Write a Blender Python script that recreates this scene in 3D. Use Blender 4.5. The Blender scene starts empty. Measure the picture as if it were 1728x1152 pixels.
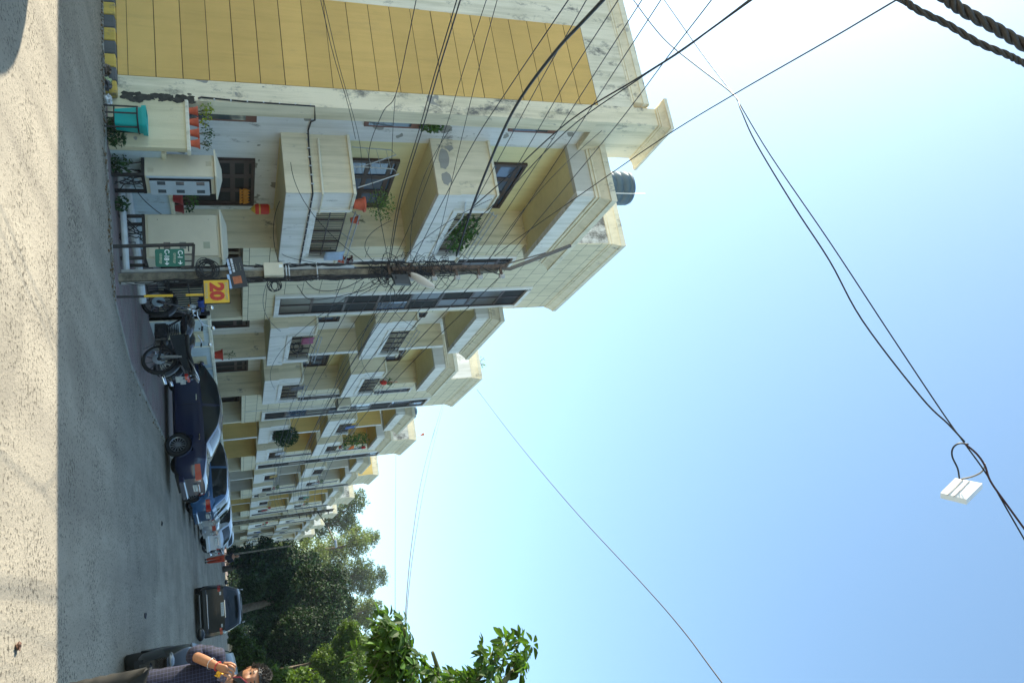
import bpy, math, random
import numpy as np
from mathutils import Vector, Matrix
random.seed(7); rng = np.random.default_rng(7)
R = math.radians
SC = bpy.context.scene
COL = SC.collection

# ------------------------------------------------------------------ camera
YAW, PIT, ROL, FOC = 0.29820606, 0.37062923, -0.06332112, 1252.79   # FOC in pixels of a 1728 wide picture
CAM = np.array([0.0, 0.0, 1.6])
_f = np.array([-math.sin(YAW)*math.cos(PIT), math.cos(YAW)*math.cos(PIT), math.sin(PIT)])
_r = np.array([math.cos(YAW), math.sin(YAW), 0.0]); _u = np.cross(_r, _f)
_r2 = math.cos(ROL)*_r + math.sin(ROL)*_u; _u2 = -math.sin(ROL)*_r + math.cos(ROL)*_u
cam_d = bpy.data.cameras.new('camera'); cam = bpy.data.objects.new('camera', cam_d); COL.objects.link(cam)
# the photograph was taken with the camera turned on its side: picture-right is world-up
m = Matrix(((_u2[0], -_r2[0], -_f[0], CAM[0]), (_u2[1], -_r2[1], -_f[1], CAM[1]), (_u2[2], -_r2[2], -_f[2], CAM[2]), (0, 0, 0, 1)))
cam.matrix_world = m
cam_d.sensor_width = 36; cam_d.lens = 36*FOC/1728; cam_d.clip_start = 0.05; cam_d.clip_end = 3000
SC.camera = cam

# ------------------------------------------------------------------ light
SUN_EL, SUN_AZ = R(36.6), R(75.2)       # azimuth from +Y towards -X
sd = Vector((-math.sin(SUN_AZ)*math.cos(SUN_EL), math.cos(SUN_AZ)*math.cos(SUN_EL), math.sin(SUN_EL)))
sl = bpy.data.lights.new('sun', 'SUN'); sl.energy = 4.4; sl.angle = R(0.53); sl.color = (1, .91, .74)
so = bpy.data.objects.new('sun', sl); COL.objects.link(so); so.rotation_euler = sd.to_track_quat('Z', 'Y').to_euler()
w = bpy.data.worlds.new('World'); SC.world = w; w.use_nodes = True
nt = w.node_tree; nt.nodes.clear()
sky = nt.nodes.new('ShaderNodeTexSky'); sky.sky_type = 'NISHITA'; sky.sun_disc = False
sky.sun_elevation = SUN_EL; sky.sun_rotation = -SUN_AZ
sky.air_density = 1.0; sky.dust_density = 1.0; sky.ozone_density = 1.1; sky.altitude = 200
bg = nt.nodes.new('ShaderNodeBackground'); bg.inputs[1].default_value = 0.125
wo = nt.nodes.new('ShaderNodeOutputWorld')
tint = nt.nodes.new('ShaderNodeMix'); tint.data_type = 'RGBA'; tint.blend_type = 'MULTIPLY'; tint.inputs[0].default_value = 1; tint.inputs[7].default_value = (.93, 1.05, .99, 1)
nt.links.new(sky.outputs[0], tint.inputs[6]); nt.links.new(tint.outputs[2], bg.inputs[0]); nt.links.new(bg.outputs[0], wo.inputs[0])
SC.view_settings.view_transform = 'Standard'; SC.view_settings.look = 'None'
SC.view_settings.exposure = 1.46; SC.view_settings.gamma = 1
SC.render.engine = 'CYCLES'; SC.cycles.max_bounces = 6; SC.cycles.use_denoising = True

# ------------------------------------------------------------------ helpers
def at(x, y, t):                 # a measured direction and its optical depth t (metres) -> place in the world
    v = _f + (x-864)/FOC*_u2 + (y-576)/FOC*_r2
    return CAM + v*t
def atY(x, y, Y):
    v = _f + (x-864)/FOC*_u2 + (y-576)/FOC*_r2
    return CAM + v*(Y/v[1])

class MB:
    def __init__(s): s.v = []; s.f = []; s.m = []; s.mi = 0
    def add(s, vs, fs):
        n = len(s.v); s.v += [tuple(map(float, v)) for v in vs]
        for f in fs: s.f.append(tuple(i+n for i in f)); s.m.append(s.mi)
        return s
    def box(s, x0, x1, y0, y1, z0, z1):
        return s.frus(x0, x1, y0, y1, z0, x0, x1, y0, y1, z1)
    def frus(s, a0, a1, b0, b1, z0, c0, c1, d0, d1, z1):
        return s.add([(a0,b0,z0),(a1,b0,z0),(a1,b1,z0),(a0,b1,z0),(c0,d0,z1),(c1,d0,z1),(c1,d1,z1),(c0,d1,z1)],
                     [(3,2,1,0),(4,5,6,7),(0,1,5,4),(1,2,6,5),(2,3,7,6),(3,0,4,7)])
    def bbox(s, x0, x1, y0, y1, z0, z1, b=.01):     # box with chamfered vertical and top edges
        pts = [(x0+b,y0),(x1-b,y0),(x1,y0+b),(x1,y1-b),(x1-b,y1),(x0+b,y1),(x0,y1-b),(x0,y0+b)]
        cx, cy = (x0+x1)/2, (y0+y1)/2
        sh = lambda p: (p[0]+(b if p[0]<cx else -b), p[1]+(b if p[1]<cy else -b))
        vs = [(p[0],p[1],z0) for p in pts]+[(p[0],p[1],z1-b) for p in pts]+[(*sh(p),z1) for p in pts]
        fs = [tuple(range(7,-1,-1)), tuple(range(16,24))]
        for k in range(2):
            for i in range(8): fs.append((k*8+i, k*8+(i+1)%8, k*8+8+(i+1)%8, k*8+8+i))
        return s.add(vs, fs)
    def prism(s, poly, axis, a, b):                 # polygon in the two other axes, extruded along axis
        n = len(poly); mk = {'x': lambda p, t: (t,p[0],p[1]), 'y': lambda p, t: (p[0],t,p[1]), 'z': lambda p, t: (p[0],p[1],t)}[axis]
        vs = [mk(p,a) for p in poly]+[mk(p,b) for p in poly]
        fs = [tuple(range(n-1,-1,-1)), tuple(range(n,2*n))]+[(i,(i+1)%n,n+(i+1)%n,n+i) for i in range(n)]
        return s.add(vs, fs)
    def tube(s, pts, r, seg=6, cap=True):
        P = [Vector(p) for p in pts]; n = len(P)
        rs = r if hasattr(r, '__len__') else [r]*n
        t0 = (P[1]-P[0]).normalized(); a = Vector((0,0,1)) if abs(t0.z) < .9 else Vector((1,0,0))
        u = t0.cross(a).normalized(); vs = []
        for i in range(n):
            t = (P[min(i+1,n-1)]-P[max(i-1,0)])
            t = t.normalized() if t.length > 1e-9 else t0
            u = (u - t*u.dot(t)); u = u.normalized() if u.length > 1e-6 else t.orthogonal().normalized()
            w_ = t.cross(u)
            for k in range(seg):
                c = 2*math.pi*k/seg; vs.append(P[i]+(u*math.cos(c)+w_*math.sin(c))*rs[i])
        fs = [(i*seg+k, i*seg+(k+1)%seg, (i+1)*seg+(k+1)%seg, (i+1)*seg+k) for i in range(n-1) for k in range(seg)]
        if cap: fs += [tuple(range(seg-1,-1,-1)), tuple(range((n-1)*seg, n*seg))]
        return s.add(vs, fs)
    def bar(s, a, b, w=.03, h=None):                # square bar between two points
        a, b = Vector(a), Vector(b); h = h or w; t = (b-a).normalized()
        u = t.cross(Vector((0,0,1))); u = u.normalized() if u.length > .01 else Vector((1,0,0)); q = t.cross(u)
        vs = [p+u*sx*w/2+q*sy*h/2 for p in (a,b) for sx, sy in ((-1,-1),(1,-1),(1,1),(-1,1))]
        return s.add(vs, [(3,2,1,0),(4,5,6,7),(0,1,5,4),(1,2,6,5),(2,3,7,6),(3,0,4,7)])
    def lathe(s, prof, c=(0,0,0), seg=16, axis='z', cap=True):
        vs = []; n = len(prof)
        for r_, z in prof:
            for k in range(seg):
                a = 2*math.pi*k/seg; p = (r_*math.cos(a), r_*math.sin(a), z)
                if axis == 'y': p = (p[0], p[2], p[1])
                if axis == 'x': p = (p[2], p[0], p[1])
                vs.append((c[0]+p[0], c[1]+p[1], c[2]+p[2]))
        fs = [(i*seg+k, i*seg+(k+1)%seg, (i+1)*seg+(k+1)%seg, (i+1)*seg+k) for i in range(n-1) for k in range(seg)]
        if cap and prof[0][0] > 1e-4: fs.append(tuple(range(seg-1,-1,-1)))
        if cap and prof[-1][0] > 1e-4: fs.append(tuple(range((n-1)*seg, n*seg)))
        return s.add(vs, fs)
    def ell(s, c, r, seg=12, rings=8, noise=0):
        r = r if hasattr(r, '__len__') else (r,r,r); vs = []
        for i in range(rings+1):
            ph = math.pi*i/rings
            for k in range(seg):
                a = 2*math.pi*k/seg; q = 1+noise*random.uniform(-1,1)
                vs.append((c[0]+r[0]*q*math.sin(ph)*math.cos(a), c[1]+r[1]*q*math.sin(ph)*math.sin(a), c[2]-r[2]*q*math.cos(ph)))
        return s.add(vs, [(i*seg+k, i*seg+(k+1)%seg, (i+1)*seg+(k+1)%seg, (i+1)*seg+k) for i in range(rings) for k in range(seg)])
    def xf(s, M, i0=0):
        for i in range(i0, len(s.v)): s.v[i] = tuple(M @ Vector(s.v[i]))
        return s
    def build(s, name, mats, parent=None, smooth=False, auto=None):
        me = bpy.data.meshes.new(name)
        off = Vector(parent_origin(parent)) if parent is not None else Vector((0,0,0))
        me.from_pydata([tuple(Vector(v)-off) for v in s.v], [], s.f)
        mats = mats if isinstance(mats, (list, tuple)) else [mats]
        for mt in mats: me.materials.append(mt)
        if len(mats) > 1: me.polygons.foreach_set('material_index', s.m)
        if smooth: me.polygons.foreach_set('use_smooth', [True]*len(me.polygons))
        me.validate(); me.update()
        o = bpy.data.objects.new(name, me); COL.objects.link(o)
        if parent is not None: o.parent = parent
        if auto is not None: me.set_sharp_from_angle(angle=R(auto))
        return o
def parent_origin(o):
    p = Vector((0,0,0))
    while o is not None:
        p += o.location; o = o.parent
    return p
def tag(o, label=None, cat=None, group=None, kind=None):
    if label: o['label'] = label
    if cat: o['category'] = cat
    if group: o['group'] = group
    if kind: o['kind'] = kind
    return o
def thing(name, loc, label, cat, group=None, rz=0):
    o = bpy.data.objects.new(name, None); COL.objects.link(o); o.location = loc; o.rotation_euler = (0,0,rz); o.empty_display_size = .2
    return tag(o, label, cat, group)
def copy_tree(o, parent=None):
    c = o.copy(); COL.objects.link(c); c.parent = parent
    for ch in list(o.children): copy_tree(ch, c)
    return c

# ------------------------------------------------------------------ materials
def ramp(nt, fac, stops):
    n = nt.nodes.new('ShaderNodeValToRGB'); e = n.color_ramp.elements
    while len(e) > 1: e.remove(e[-1])
    for i, (p, c) in enumerate(stops):
        q = e[0] if i == 0 else e.new(p)
        q.position = p; q.color = (*c, 1) if len(c) == 3 else c
    nt.links.new(fac, n.inputs[0]); return n.outputs[0]
def mixc(nt, fac, a, b, mode='MIX'):
    n = nt.nodes.new('ShaderNodeMix'); n.data_type = 'RGBA'; n.blend_type = mode
    for sock, v in ((n.inputs[0], fac), (n.inputs[6], a), (n.inputs[7], b)):
        if hasattr(v, 'is_output') or isinstance(v, bpy.types.NodeSocket): nt.links.new(v, sock)
        elif isinstance(v, (tuple, list)): sock.default_value = (*v, 1)
        else: sock.default_value = v
    return n.outputs[2]
def noise(nt, vec, scale, detail=4, rough=.6):
    n = nt.nodes.new('ShaderNodeTexNoise'); n.inputs['Scale'].default_value = scale; n.inputs['Detail'].default_value = detail; n.inputs['Roughness'].default_value = rough
    nt.links.new(vec, n.inputs[0]); return n.outputs[0]
def scaled(nt, vec, s):
    n = nt.nodes.new('ShaderNodeMapping'); n.inputs['Scale'].default_value = s; nt.links.new(vec, n.inputs[0]); return n.outputs[0]
def mat(name, col, rough=.6, var=.12, vs=3, bump=0, bs=40, metal=0, spec=.5, coat=0, trans=0, alpha=1):
    M = bpy.data.materials.new(name); M.use_nodes = True; nt = M.node_tree; b = nt.nodes['Principled BSDF']
    tc = nt.nodes.new('ShaderNodeTexCoord'); v = tc.outputs['Object']
    n = noise(nt, v, vs, 5)
    c = ramp(nt, n, [(.3, tuple(x*(1-var) for x in col)), (.7, tuple(min(1,x*(1+var*.7)) for x in col))])
    nt.links.new(c, b.inputs['Base Color'])
    b.inputs['Roughness'].default_value = rough; b.inputs['Metallic'].default_value = metal
    b.inputs['Specular IOR Level'].default_value = spec; b.inputs['Coat Weight'].default_value = coat; b.inputs['Coat Roughness'].default_value = .04
    if trans: b.inputs['Transmission Weight'].default_value = trans
    if bump:
        bn = nt.nodes.new('ShaderNodeBump'); bn.inputs['Strength'].default_value = bump; bn.inputs['Distance'].default_value = .01
        nt.links.new(noise(nt, v, bs, 3), bn.inputs['Height']); nt.links.new(bn.outputs[0], b.inputs['Normal'])
    return M
def plaster(name, col, mould=.0, patch=0.0, streak=.15, grain=0.25, gs=60, seed=0):
    """painted render with rain streaks, black mould and flaked patches"""
    M = bpy.data.materials.new(name); M.use_nodes = True; nt = M.node_tree; b = nt.nodes['Principled BSDF']
    g = nt.nodes.new('ShaderNodeNewGeometry'); mp = nt.nodes.new('ShaderNodeMapping'); mp.inputs['Location'].default_value = (seed, seed*2, 0)
    nt.links.new(g.outputs['Position'], mp.inputs[0]); v = mp.outputs[0]
    c = ramp(nt, noise(nt, v, .9, 5), [(.25, tuple(x*.9 for x in col)), (.75, tuple(min(1,x*1.06) for x in col))])
    st = ramp(nt, noise(nt, scaled(nt, v, (5, 5, .35)), 1.3, 6, .65), [(.45, (1,1,1)), (.75, (1-streak,1-streak,1-streak*1.2))])
    c = mixc(nt, 1, c, st, 'MULTIPLY')
    if mould:
        f = ramp(nt, noise(nt, scaled(nt, v, (1, 1, .6)), 2.2, 9, .75), [(.62-mould*.25, (0,0,0)), (.72-mould*.2, (1,1,1))])
        c = mixc(nt, f, c, (.16,.155,.14))
    if patch:
        f = ramp(nt, noise(nt, v, 1.35, 3, .5), [(.70-patch*.1, (0,0,0)), (.705-patch*.1, (1,1,1))])
        c = mixc(nt, f, c, (.30,.29,.26))
    nt.links.new(c, b.inputs['Base Color']); b.inputs['Roughness'].default_value = .88; b.inputs['Specular IOR Level'].default_value = .2
    bn = nt.nodes.new('ShaderNodeBump'); bn.inputs['Strength'].default_value = grain; bn.inputs['Distance'].default_value = .012
    nt.links.new(noise(nt, v, gs, 4), bn.inputs['Height']); nt.links.new(bn.outputs[0], b.inputs['Normal'])
    return M
def tiles(name, col, w=.62, h=.46):
    M = plaster(name, col, streak=.12); nt = M.node_tree; b = nt.nodes['Principled BSDF']
    g = nt.nodes.new('ShaderNodeNewGeometry'); sx = nt.nodes.new('ShaderNodeSeparateXYZ'); nt.links.new(g.outputs['Position'], sx.inputs[0])
    ad = nt.nodes.new('ShaderNodeMath'); nt.links.new(sx.outputs[0], ad.inputs[0]); nt.links.new(sx.outputs[1], ad.inputs[1])
    cb = nt.nodes.new('ShaderNodeCombineXYZ'); nt.links.new(ad.outputs[0], cb.inputs[0]); nt.links.new(sx.outputs[2], cb.inputs[1])
    br = nt.nodes.new('ShaderNodeTexBrick'); br.offset = .5; br.inputs['Scale'].default_value = 1
    br.inputs['Brick Width'].default_value = w; br.inputs['Row Height'].default_value = h; br.inputs['Mortar Size'].default_value = .007; br.inputs['Mortar Smooth'].default_value = .1
    nt.links.new(cb.outputs[0], br.inputs[0])
    old = b.inputs['Base Color'].links[0].from_socket
    nt.links.new(mixc(nt, br.outputs['Fac'], old, (.10,.09,.065)), b.inputs['Base Color'])
    return M
def glass(name, col=(.03,.04,.05), rough=.04):
    M = mat(name, col, rough, .2, 2, spec=.9); return M
CREAM = plaster('cream_plaster', (.80,.71,.52), streak=.34, mould=.06, seed=1)
CREAMW = plaster('stained_cream_plaster', (.78,.70,.52), mould=.42, patch=.25, streak=.35, seed=3)
CREAMT = plaster('mould_stained_plaster', (.78,.72,.57), mould=.30, patch=.0, streak=.35, seed=8)
WHITE = plaster('white_plaster', (.84,.82,.77), streak=.30, mould=.10, seed=5)
WHITEP = plaster('flaking_white_plaster', (.76,.75,.73), mould=.12, patch=.9, streak=.25, seed=11)
GREYW = plaster('stained_parapet_plaster', (.60,.60,.57), mould=.66, streak=.3, seed=14)
YELLOW = plaster('ochre_roughcast', (.70,.45,.15), streak=.12, grain=.9, gs=90, seed=2)
AMBER = plaster('warm_yellow_plaster', (.74,.53,.20), streak=.1, seed=4)
PALEY = plaster('pale_yellow_plaster', (.76,.67,.38), streak=.1, seed=6)
GREYP = plaster('grey_plaster', (.58,.56,.50), streak=.15, seed=7)
TRIM = plaster('cornice_plaster', (.80,.74,.58), mould=.16, streak=.22, seed=9)
nt = YELLOW.node_tree; b_ = nt.nodes['Principled BSDF']; g_ = nt.nodes.new('ShaderNodeNewGeometry'); old_ = b_.inputs['Base Color'].links[0].from_socket
c_ = mixc(nt, 1, old_, ramp(nt, g_.outputs['Random Per Island'], [(0,(.92,.92,.90)),(1,(1.05,1.05,1.05))]), 'MULTIPLY')
c_ = mixc(nt, ramp(nt, noise(nt, scaled(nt, g_.outputs['Position'], (2.2,1,.5)), 1.6, 8, .7), [(.55,(0,0,0)),(.75,(.30,.30,.30))]), c_, (.36,.24,.11)); nt.links.new(c_, b_.inputs['Base Color'])
TILE = tiles('tile_cladding', (.74,.665,.48))
BROWN = mat('brown_wood', (.045,.022,.018), .5, .3, 8)
REDBR = mat('red_brown_wood', (.16,.055,.035), .5, .3, 6)
DGLASS = glass('window_glass', (.05,.07,.09))
BGLASS = glass('blue_window_glass', (.06,.10,.17))
CURT = mat('curtain_behind_glass', (.05,.045,.04), .3, .3, 5); DARK = mat('dark_interior', (.010,.010,.009), .8)
IRON = mat('dark_iron', (.025,.024,.026), .45, .3, 10, metal=.3)
STEEL = mat('galvanised_steel', (.45,.46,.46), .4, .2, 6, metal=.7)
CHROME = mat('chrome', (.75,.75,.76), .12, .05, metal=1)
RUST = mat('rusty_steel', (.13,.085,.06), .8, .5, 14, bump=.4)
CABLE = mat('cable_black', (.012,.012,.014), .5)
BLACKP = mat('black_plastic', (.018,.018,.02), .4)
RUBBER = mat('rubber', (.018,.018,.018), .8, .3, 20)
TERRA = mat('terracotta', (.55,.10,.045), .6, .3, 9)
SOILM = mat('soil', (.05,.035,.02), .9)
CONC = mat('pole_concrete', (.19,.165,.12), .85, .7, 7, bump=.5, bs=25)
METERB = mat('meter_box_paint', (.60,.54,.40), .5, .1, 2)
METERD = mat('meter_door_paint', (.42,.48,.52), .45, .1, 3)
PVC = mat('grey_pvc', (.58,.60,.60), .5, .15, 4)

# ------------------------------------------------------------------ ground, road, verge
def road_mat(name, base, dark, speck=1.0):
    M = bpy.data.materials.new(name); M.use_nodes = True; nt = M.node_tree; b = nt.nodes['Principled BSDF']
    g = nt.nodes.new('ShaderNodeNewGeometry'); v = g.outputs['Position']
    c = ramp(nt, noise(nt, v, .35, 6), [(.3, tuple(x*.82 for x in base)), (.7, tuple(x*1.12 for x in base))])
    # rubbed wheel tracks and patched bands, along the street
    c = mixc(nt, 1, c, ramp(nt, noise(nt, scaled(nt, v, (1.1, .12, 1)), 1.5, 6), [(.38, (1.04,1.04,1.04)), (.52,(.92,.92,.92)), (.68, (.74,.74,.75))]), 'MULTIPLY')
    c = mixc(nt, ramp(nt, noise(nt, scaled(nt, v, (.5, .35, 1)), 1.1, 3, .4), [(.60,(0,0,0)),(.63,(.45,.45,.45))]), c, tuple(x*.62 for x in base))
    # aggregate showing through
    fa = noise(nt, scaled(nt, v, (1,.8,1)), 24, 4, .75); pz = noise(nt, v, .9, 5)
    mt = nt.nodes.new('ShaderNodeMath'); mt.operation = 'MULTIPLY_ADD'; nt.links.new(pz, mt.inputs[0]); mt.inputs[1].default_value = .30; nt.links.new(fa, mt.inputs[2])
    f = ramp(nt, mt.outputs[0], [(.70, (0,0,0)), (.765, (speck,)*3)])
    c = mixc(nt, f, c, dark)
    c = mixc(nt, ramp(nt, noise(nt, v, 120, 2), [(.35,(1,1,1)),(.7,(0,0,0))]), c, tuple(x*1.15 for x in base), 'MIX') if False else c
    # tar-filled cracks
    vo = nt.nodes.new('ShaderNodeTexVoronoi'); vo.feature = 'DISTANCE_TO_EDGE'; vo.inputs['Scale'].default_value = .22
    dn = nt.nodes.new('ShaderNodeVectorMath'); dn.operation = 'ADD'; nn = nt.nodes.new('ShaderNodeTexNoise'); nn.inputs['Scale'].default_value = 1.5; nt.links.new(v, nn.inputs[0])
    nt.links.new(v, dn.inputs[0]); nt.links.new(nn.outputs[1], dn.inputs[1]); nt.links.new(dn.outputs[0], vo.inputs[0])
    c = mixc(nt, ramp(nt, vo.outputs[0], [(.0, (.25,.25,.25)), (.006, (0,0,0))]), c, dark)
    nt.links.new(c, b.inputs['Base Color']); b.inputs['Roughness'].default_value = .85; b.inputs['Specular IOR Level'].default_value = .3
    bn = nt.nodes.new('ShaderNodeBump'); bn.inputs['Strength'].default_value = .8; bn.inputs['Distance'].default_value = .02
    nt.links.new(fa, bn.inputs['Height']); nt.links.new(bn.outputs[0], b.inputs['Normal'])
    return M
def paver_mat():
    M = bpy.data.materials.new('brick_pavers'); M.use_nodes = True; nt = M.node_tree; b = nt.nodes['Principled BSDF']
    g = nt.nodes.new('ShaderNodeNewGeometry'); v = g.outputs['Position']
    br = nt.nodes.new('ShaderNodeTexBrick'); br.inputs['Scale'].default_value = 1; br.inputs['Brick Width'].default_value = .22; br.inputs['Row Height'].default_value = .11
    br.inputs['Mortar Size'].default_value = .006; br.inputs['Color1'].default_value = (.20,.13,.125,1); br.inputs['Color2'].default_value = (.26,.19,.18,1); br.inputs['Mortar'].default_value = (.08,.07,.06,1)
    nt.links.new(v, br.inputs[0])
    f = ramp(nt, noise(nt, v, 1.4, 7, .7), [(.45, (0,0,0)), (.62, (1,1,1))])
    c = mixc(nt, f, br.outputs[0], (.20,.185,.16))
    nt.links.new(c, b.inputs['Base Color']); b.inputs['Roughness'].default_value = .85
    bn = nt.nodes.new('ShaderNodeBump'); bn.inputs['Strength'].default_value = .5; nt.links.new(noise(nt, v, 30), bn.inputs['Height']); nt.links.new(bn.outputs[0], b.inputs['Normal'])
    return M
G = MB(); G.box(-190, 190, -60, 390, -1.2, -.012); tag(G.build('ground', mat('dry_soil', (.20,.17,.12), .95, .25, .8, bump=.5)), kind='structure')
ROADM = road_mat('worn_road', (.32,.285,.222), (.085,.073,.052))
g = MB(); g.prism([(-40,-30),(14,-30),(14,165),(-4.5,165),(-4.5,24),(-4.45,14.6),(-5.0,12.7),(-7.3,12.02),(-9,11.9),(-40,11.6)], 'z', -.3, -.004)
tag(g.build('road', ROADM), kind='structure')
g = MB(); g.prism([(-8.7,12.1),(-7.3,12.13),(-5.0,12.8),(-4.5,14.6),(-4.55,24),(-4.55,165),(-10,165),(-10,13)], 'z', -.25, .012)
tag(g.build('verge', paver_mat()), kind='structure')
# concrete channel beside the road where the paving ends
g = MB()
for i, (a, b_) in enumerate([((-40,11.62),(-9,11.92)),((-9,11.92),(-7.35,12.02)),((-7.35,12.02),(-5.0,12.7)),((-5.0,12.7),(-4.47,14.6)),((-4.47,14.6),(-4.52,60))]):
    g.bar((a[0],a[1],-.004),(b_[0],b_[1],-.004), .10, .035)
tag(g.build('road_edging', mat('edging_concrete', (.30,.29,.25), .9, .3, 3, bump=.5)), kind='structure')

# ------------------------------------------------------------------ kerbstones in front of the ochre wall
KY = plaster('kerb_yellow_paint', (.62,.42,.10), mould=.25, streak=.2, seed=21); KB = plaster('kerb_black_paint', (.13,.13,.13), mould=.1, streak=.2, seed=22)
nk = 0
for i in range(16):
    x1 = -8.55-.27*i; x0 = x1-.262
    yl = i % 2 == 0
    o = MB().bbox(x0, x1, 12.09, 12.245, -.05, .17+.006*math.sin(i*2.3), .014).build('kerbstone', KY if yl else KB)
    tag(o, 'ochre yellow painted kerbstone at the foot of the ochre wall' if yl else 'dark grey painted kerbstone at the foot of the ochre wall', 'kerbstone', 'yellow painted kerbstones' if yl else 'dark grey painted kerbstones')

# ------------------------------------------------------------------ the terrace of houses
XW, XB, XT = -8.75, -7.4, -7.75      # back wall, balcony front, tower front
ZS = (2.91, 5.97, 9.2)               # undersides of the slabs
def cornice(mb, x0, x1, y0, y1, z, h=.34, out=.2, sx0=0):
    # stepped and splayed moulding; sx0 keeps the x0 side flush
    def lv(o0, o1, za, zb): mb.frus(x0-(0 if sx0 else o0), x1+o0, y0-o0, y1+o0, za, x0-(0 if sx0 else o1), x1+o1, y0-o1, y1+o1, zb)
    lv(out*.18, out*.18, z, z+h*.16); lv(out*.34, out*.34, z+h*.16, z+h*.26); lv(out*.36, out*.85, z+h*.26, z+h*.66); lv(out, out, z+h*.66, z+h)
def window(parent, x, y0, y1, z0, z1, rows, cols=2, fr=WHITE, gl=None, inner=BROWN, surround=.11, depth=.07):
    """casement in a wall that faces +X: plaster surround, timber frame, panes"""
    mb = MB(); s_ = surround
    if s_:
        mb.bbox(x-.02, x+depth, y0-s_, y0, z0-s_, z1+s_); mb.bbox(x-.02, x+depth, y1, y1+s_, z0-s_, z1+s_)
        mb.bbox(x-.02, x+depth+.03, y0+.001, y1-.001, z0-s_, z0); mb.bbox(x-.02, x+depth+.02, y0+.001, y1-.001, z1, z1+s_)
        wroot = mb.build('window', fr, parent)
        mb = MB(); p2 = wroot
    else: p2 = parent
    t = .045
    mb.box(x, x+.035, y0, y0+t, z0, z1); mb.box(x, x+.035, y1-t, y1, z0, z1); mb.box(x, x+.033, y0+t, y1-t, z0, z0+t); mb.box(x, x+.033, y0+t, y1-t, z1-t, z1)
    for i in range(1, cols): yy = y0+(y1-y0)*i/cols; mb.box(x, x+.031, yy-t*.6, yy+t*.6, z0+t, z1-t)
    zz = [z0]+list(rows)+[z1]
    for r_ in rows: mb.box(x, x+.029, y0+t, y1-t, r_-t*.8, r_+t*.8)
    mb.build('window_frame' if s_ else 'window', inner, p2)
    gb = MB(); zz = [z0+.01]+list(rows)+[z1-.01]
    for i in range(len(zz)-1):
        base_ = random.random()
        for c in range(cols):
            ya, yb = y0+.01+(y1-y0-.02)*c/cols, y0+.01+(y1-y0-.02)*(c+1)/cols; gb.mi = 0 if random.random()*.5+base_*.5 > .60 else random.choice((1,1,2)); gb.box(x-.01, x+.012, ya, yb, zz[i], zz[i+1])
    gb.build('pane', [gl or DGLASS, DARK, CURT], p2)
def door(parent, x, y0, y1, z0, z1, glassy=True):
    mb = MB(); t = .07
    mb.box(x-.02, x+.06, y0, y0+t, z0, z1); mb.box(x-.02, x+.06, y1-t, y1, z0, z1); mb.box(x-.02, x+.058, y0+t, y1-t, z1-t, z1)
    n = max(1, round((y1-y0)/.7)); ws = (y1-y0-2*t)/n
    for i in range(n):
        a = y0+t+i*ws
        mb.box(x-.02, x+.03, a+.004, a+.08, z0, z1-t-.004); mb.box(x-.02, x+.03, a+ws-.08, a+ws-.004, z0, z1-t-.004)
        for zc in (z0+.05, z0+.85, z0+1.75, z1-t-.1): mb.box(x-.02, x+.028, a+.08, a+ws-.08, zc-.05, zc+.05)
    d = mb.build('door', BROWN, parent)
    MB().box(x-.019, x+.010, y0+t, y1-t, z0, z1-t).build('pane', BGLASS if glassy else DARK, d)
def grille(parent, x, y0, y1, z0, z1, name='railing', m=None, dense=.085, rails=3):
    mb = MB()
    for i in range(rails): z = z0+(z1-z0)*i/(rails-1); mb.bar((x,y0,z),(x,y1,z),.03,.02)
    n = int((y1-y0)/dense)
    for i in range(n+1): y = y0+(y1-y0)*i/n; mb.bar((x,y,z0),(x,y,z1), .035 if i % 6 == 0 else .011, .035 if i % 6 == 0 else .011)
    mb.build(name, m or BROWN, parent)
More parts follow.
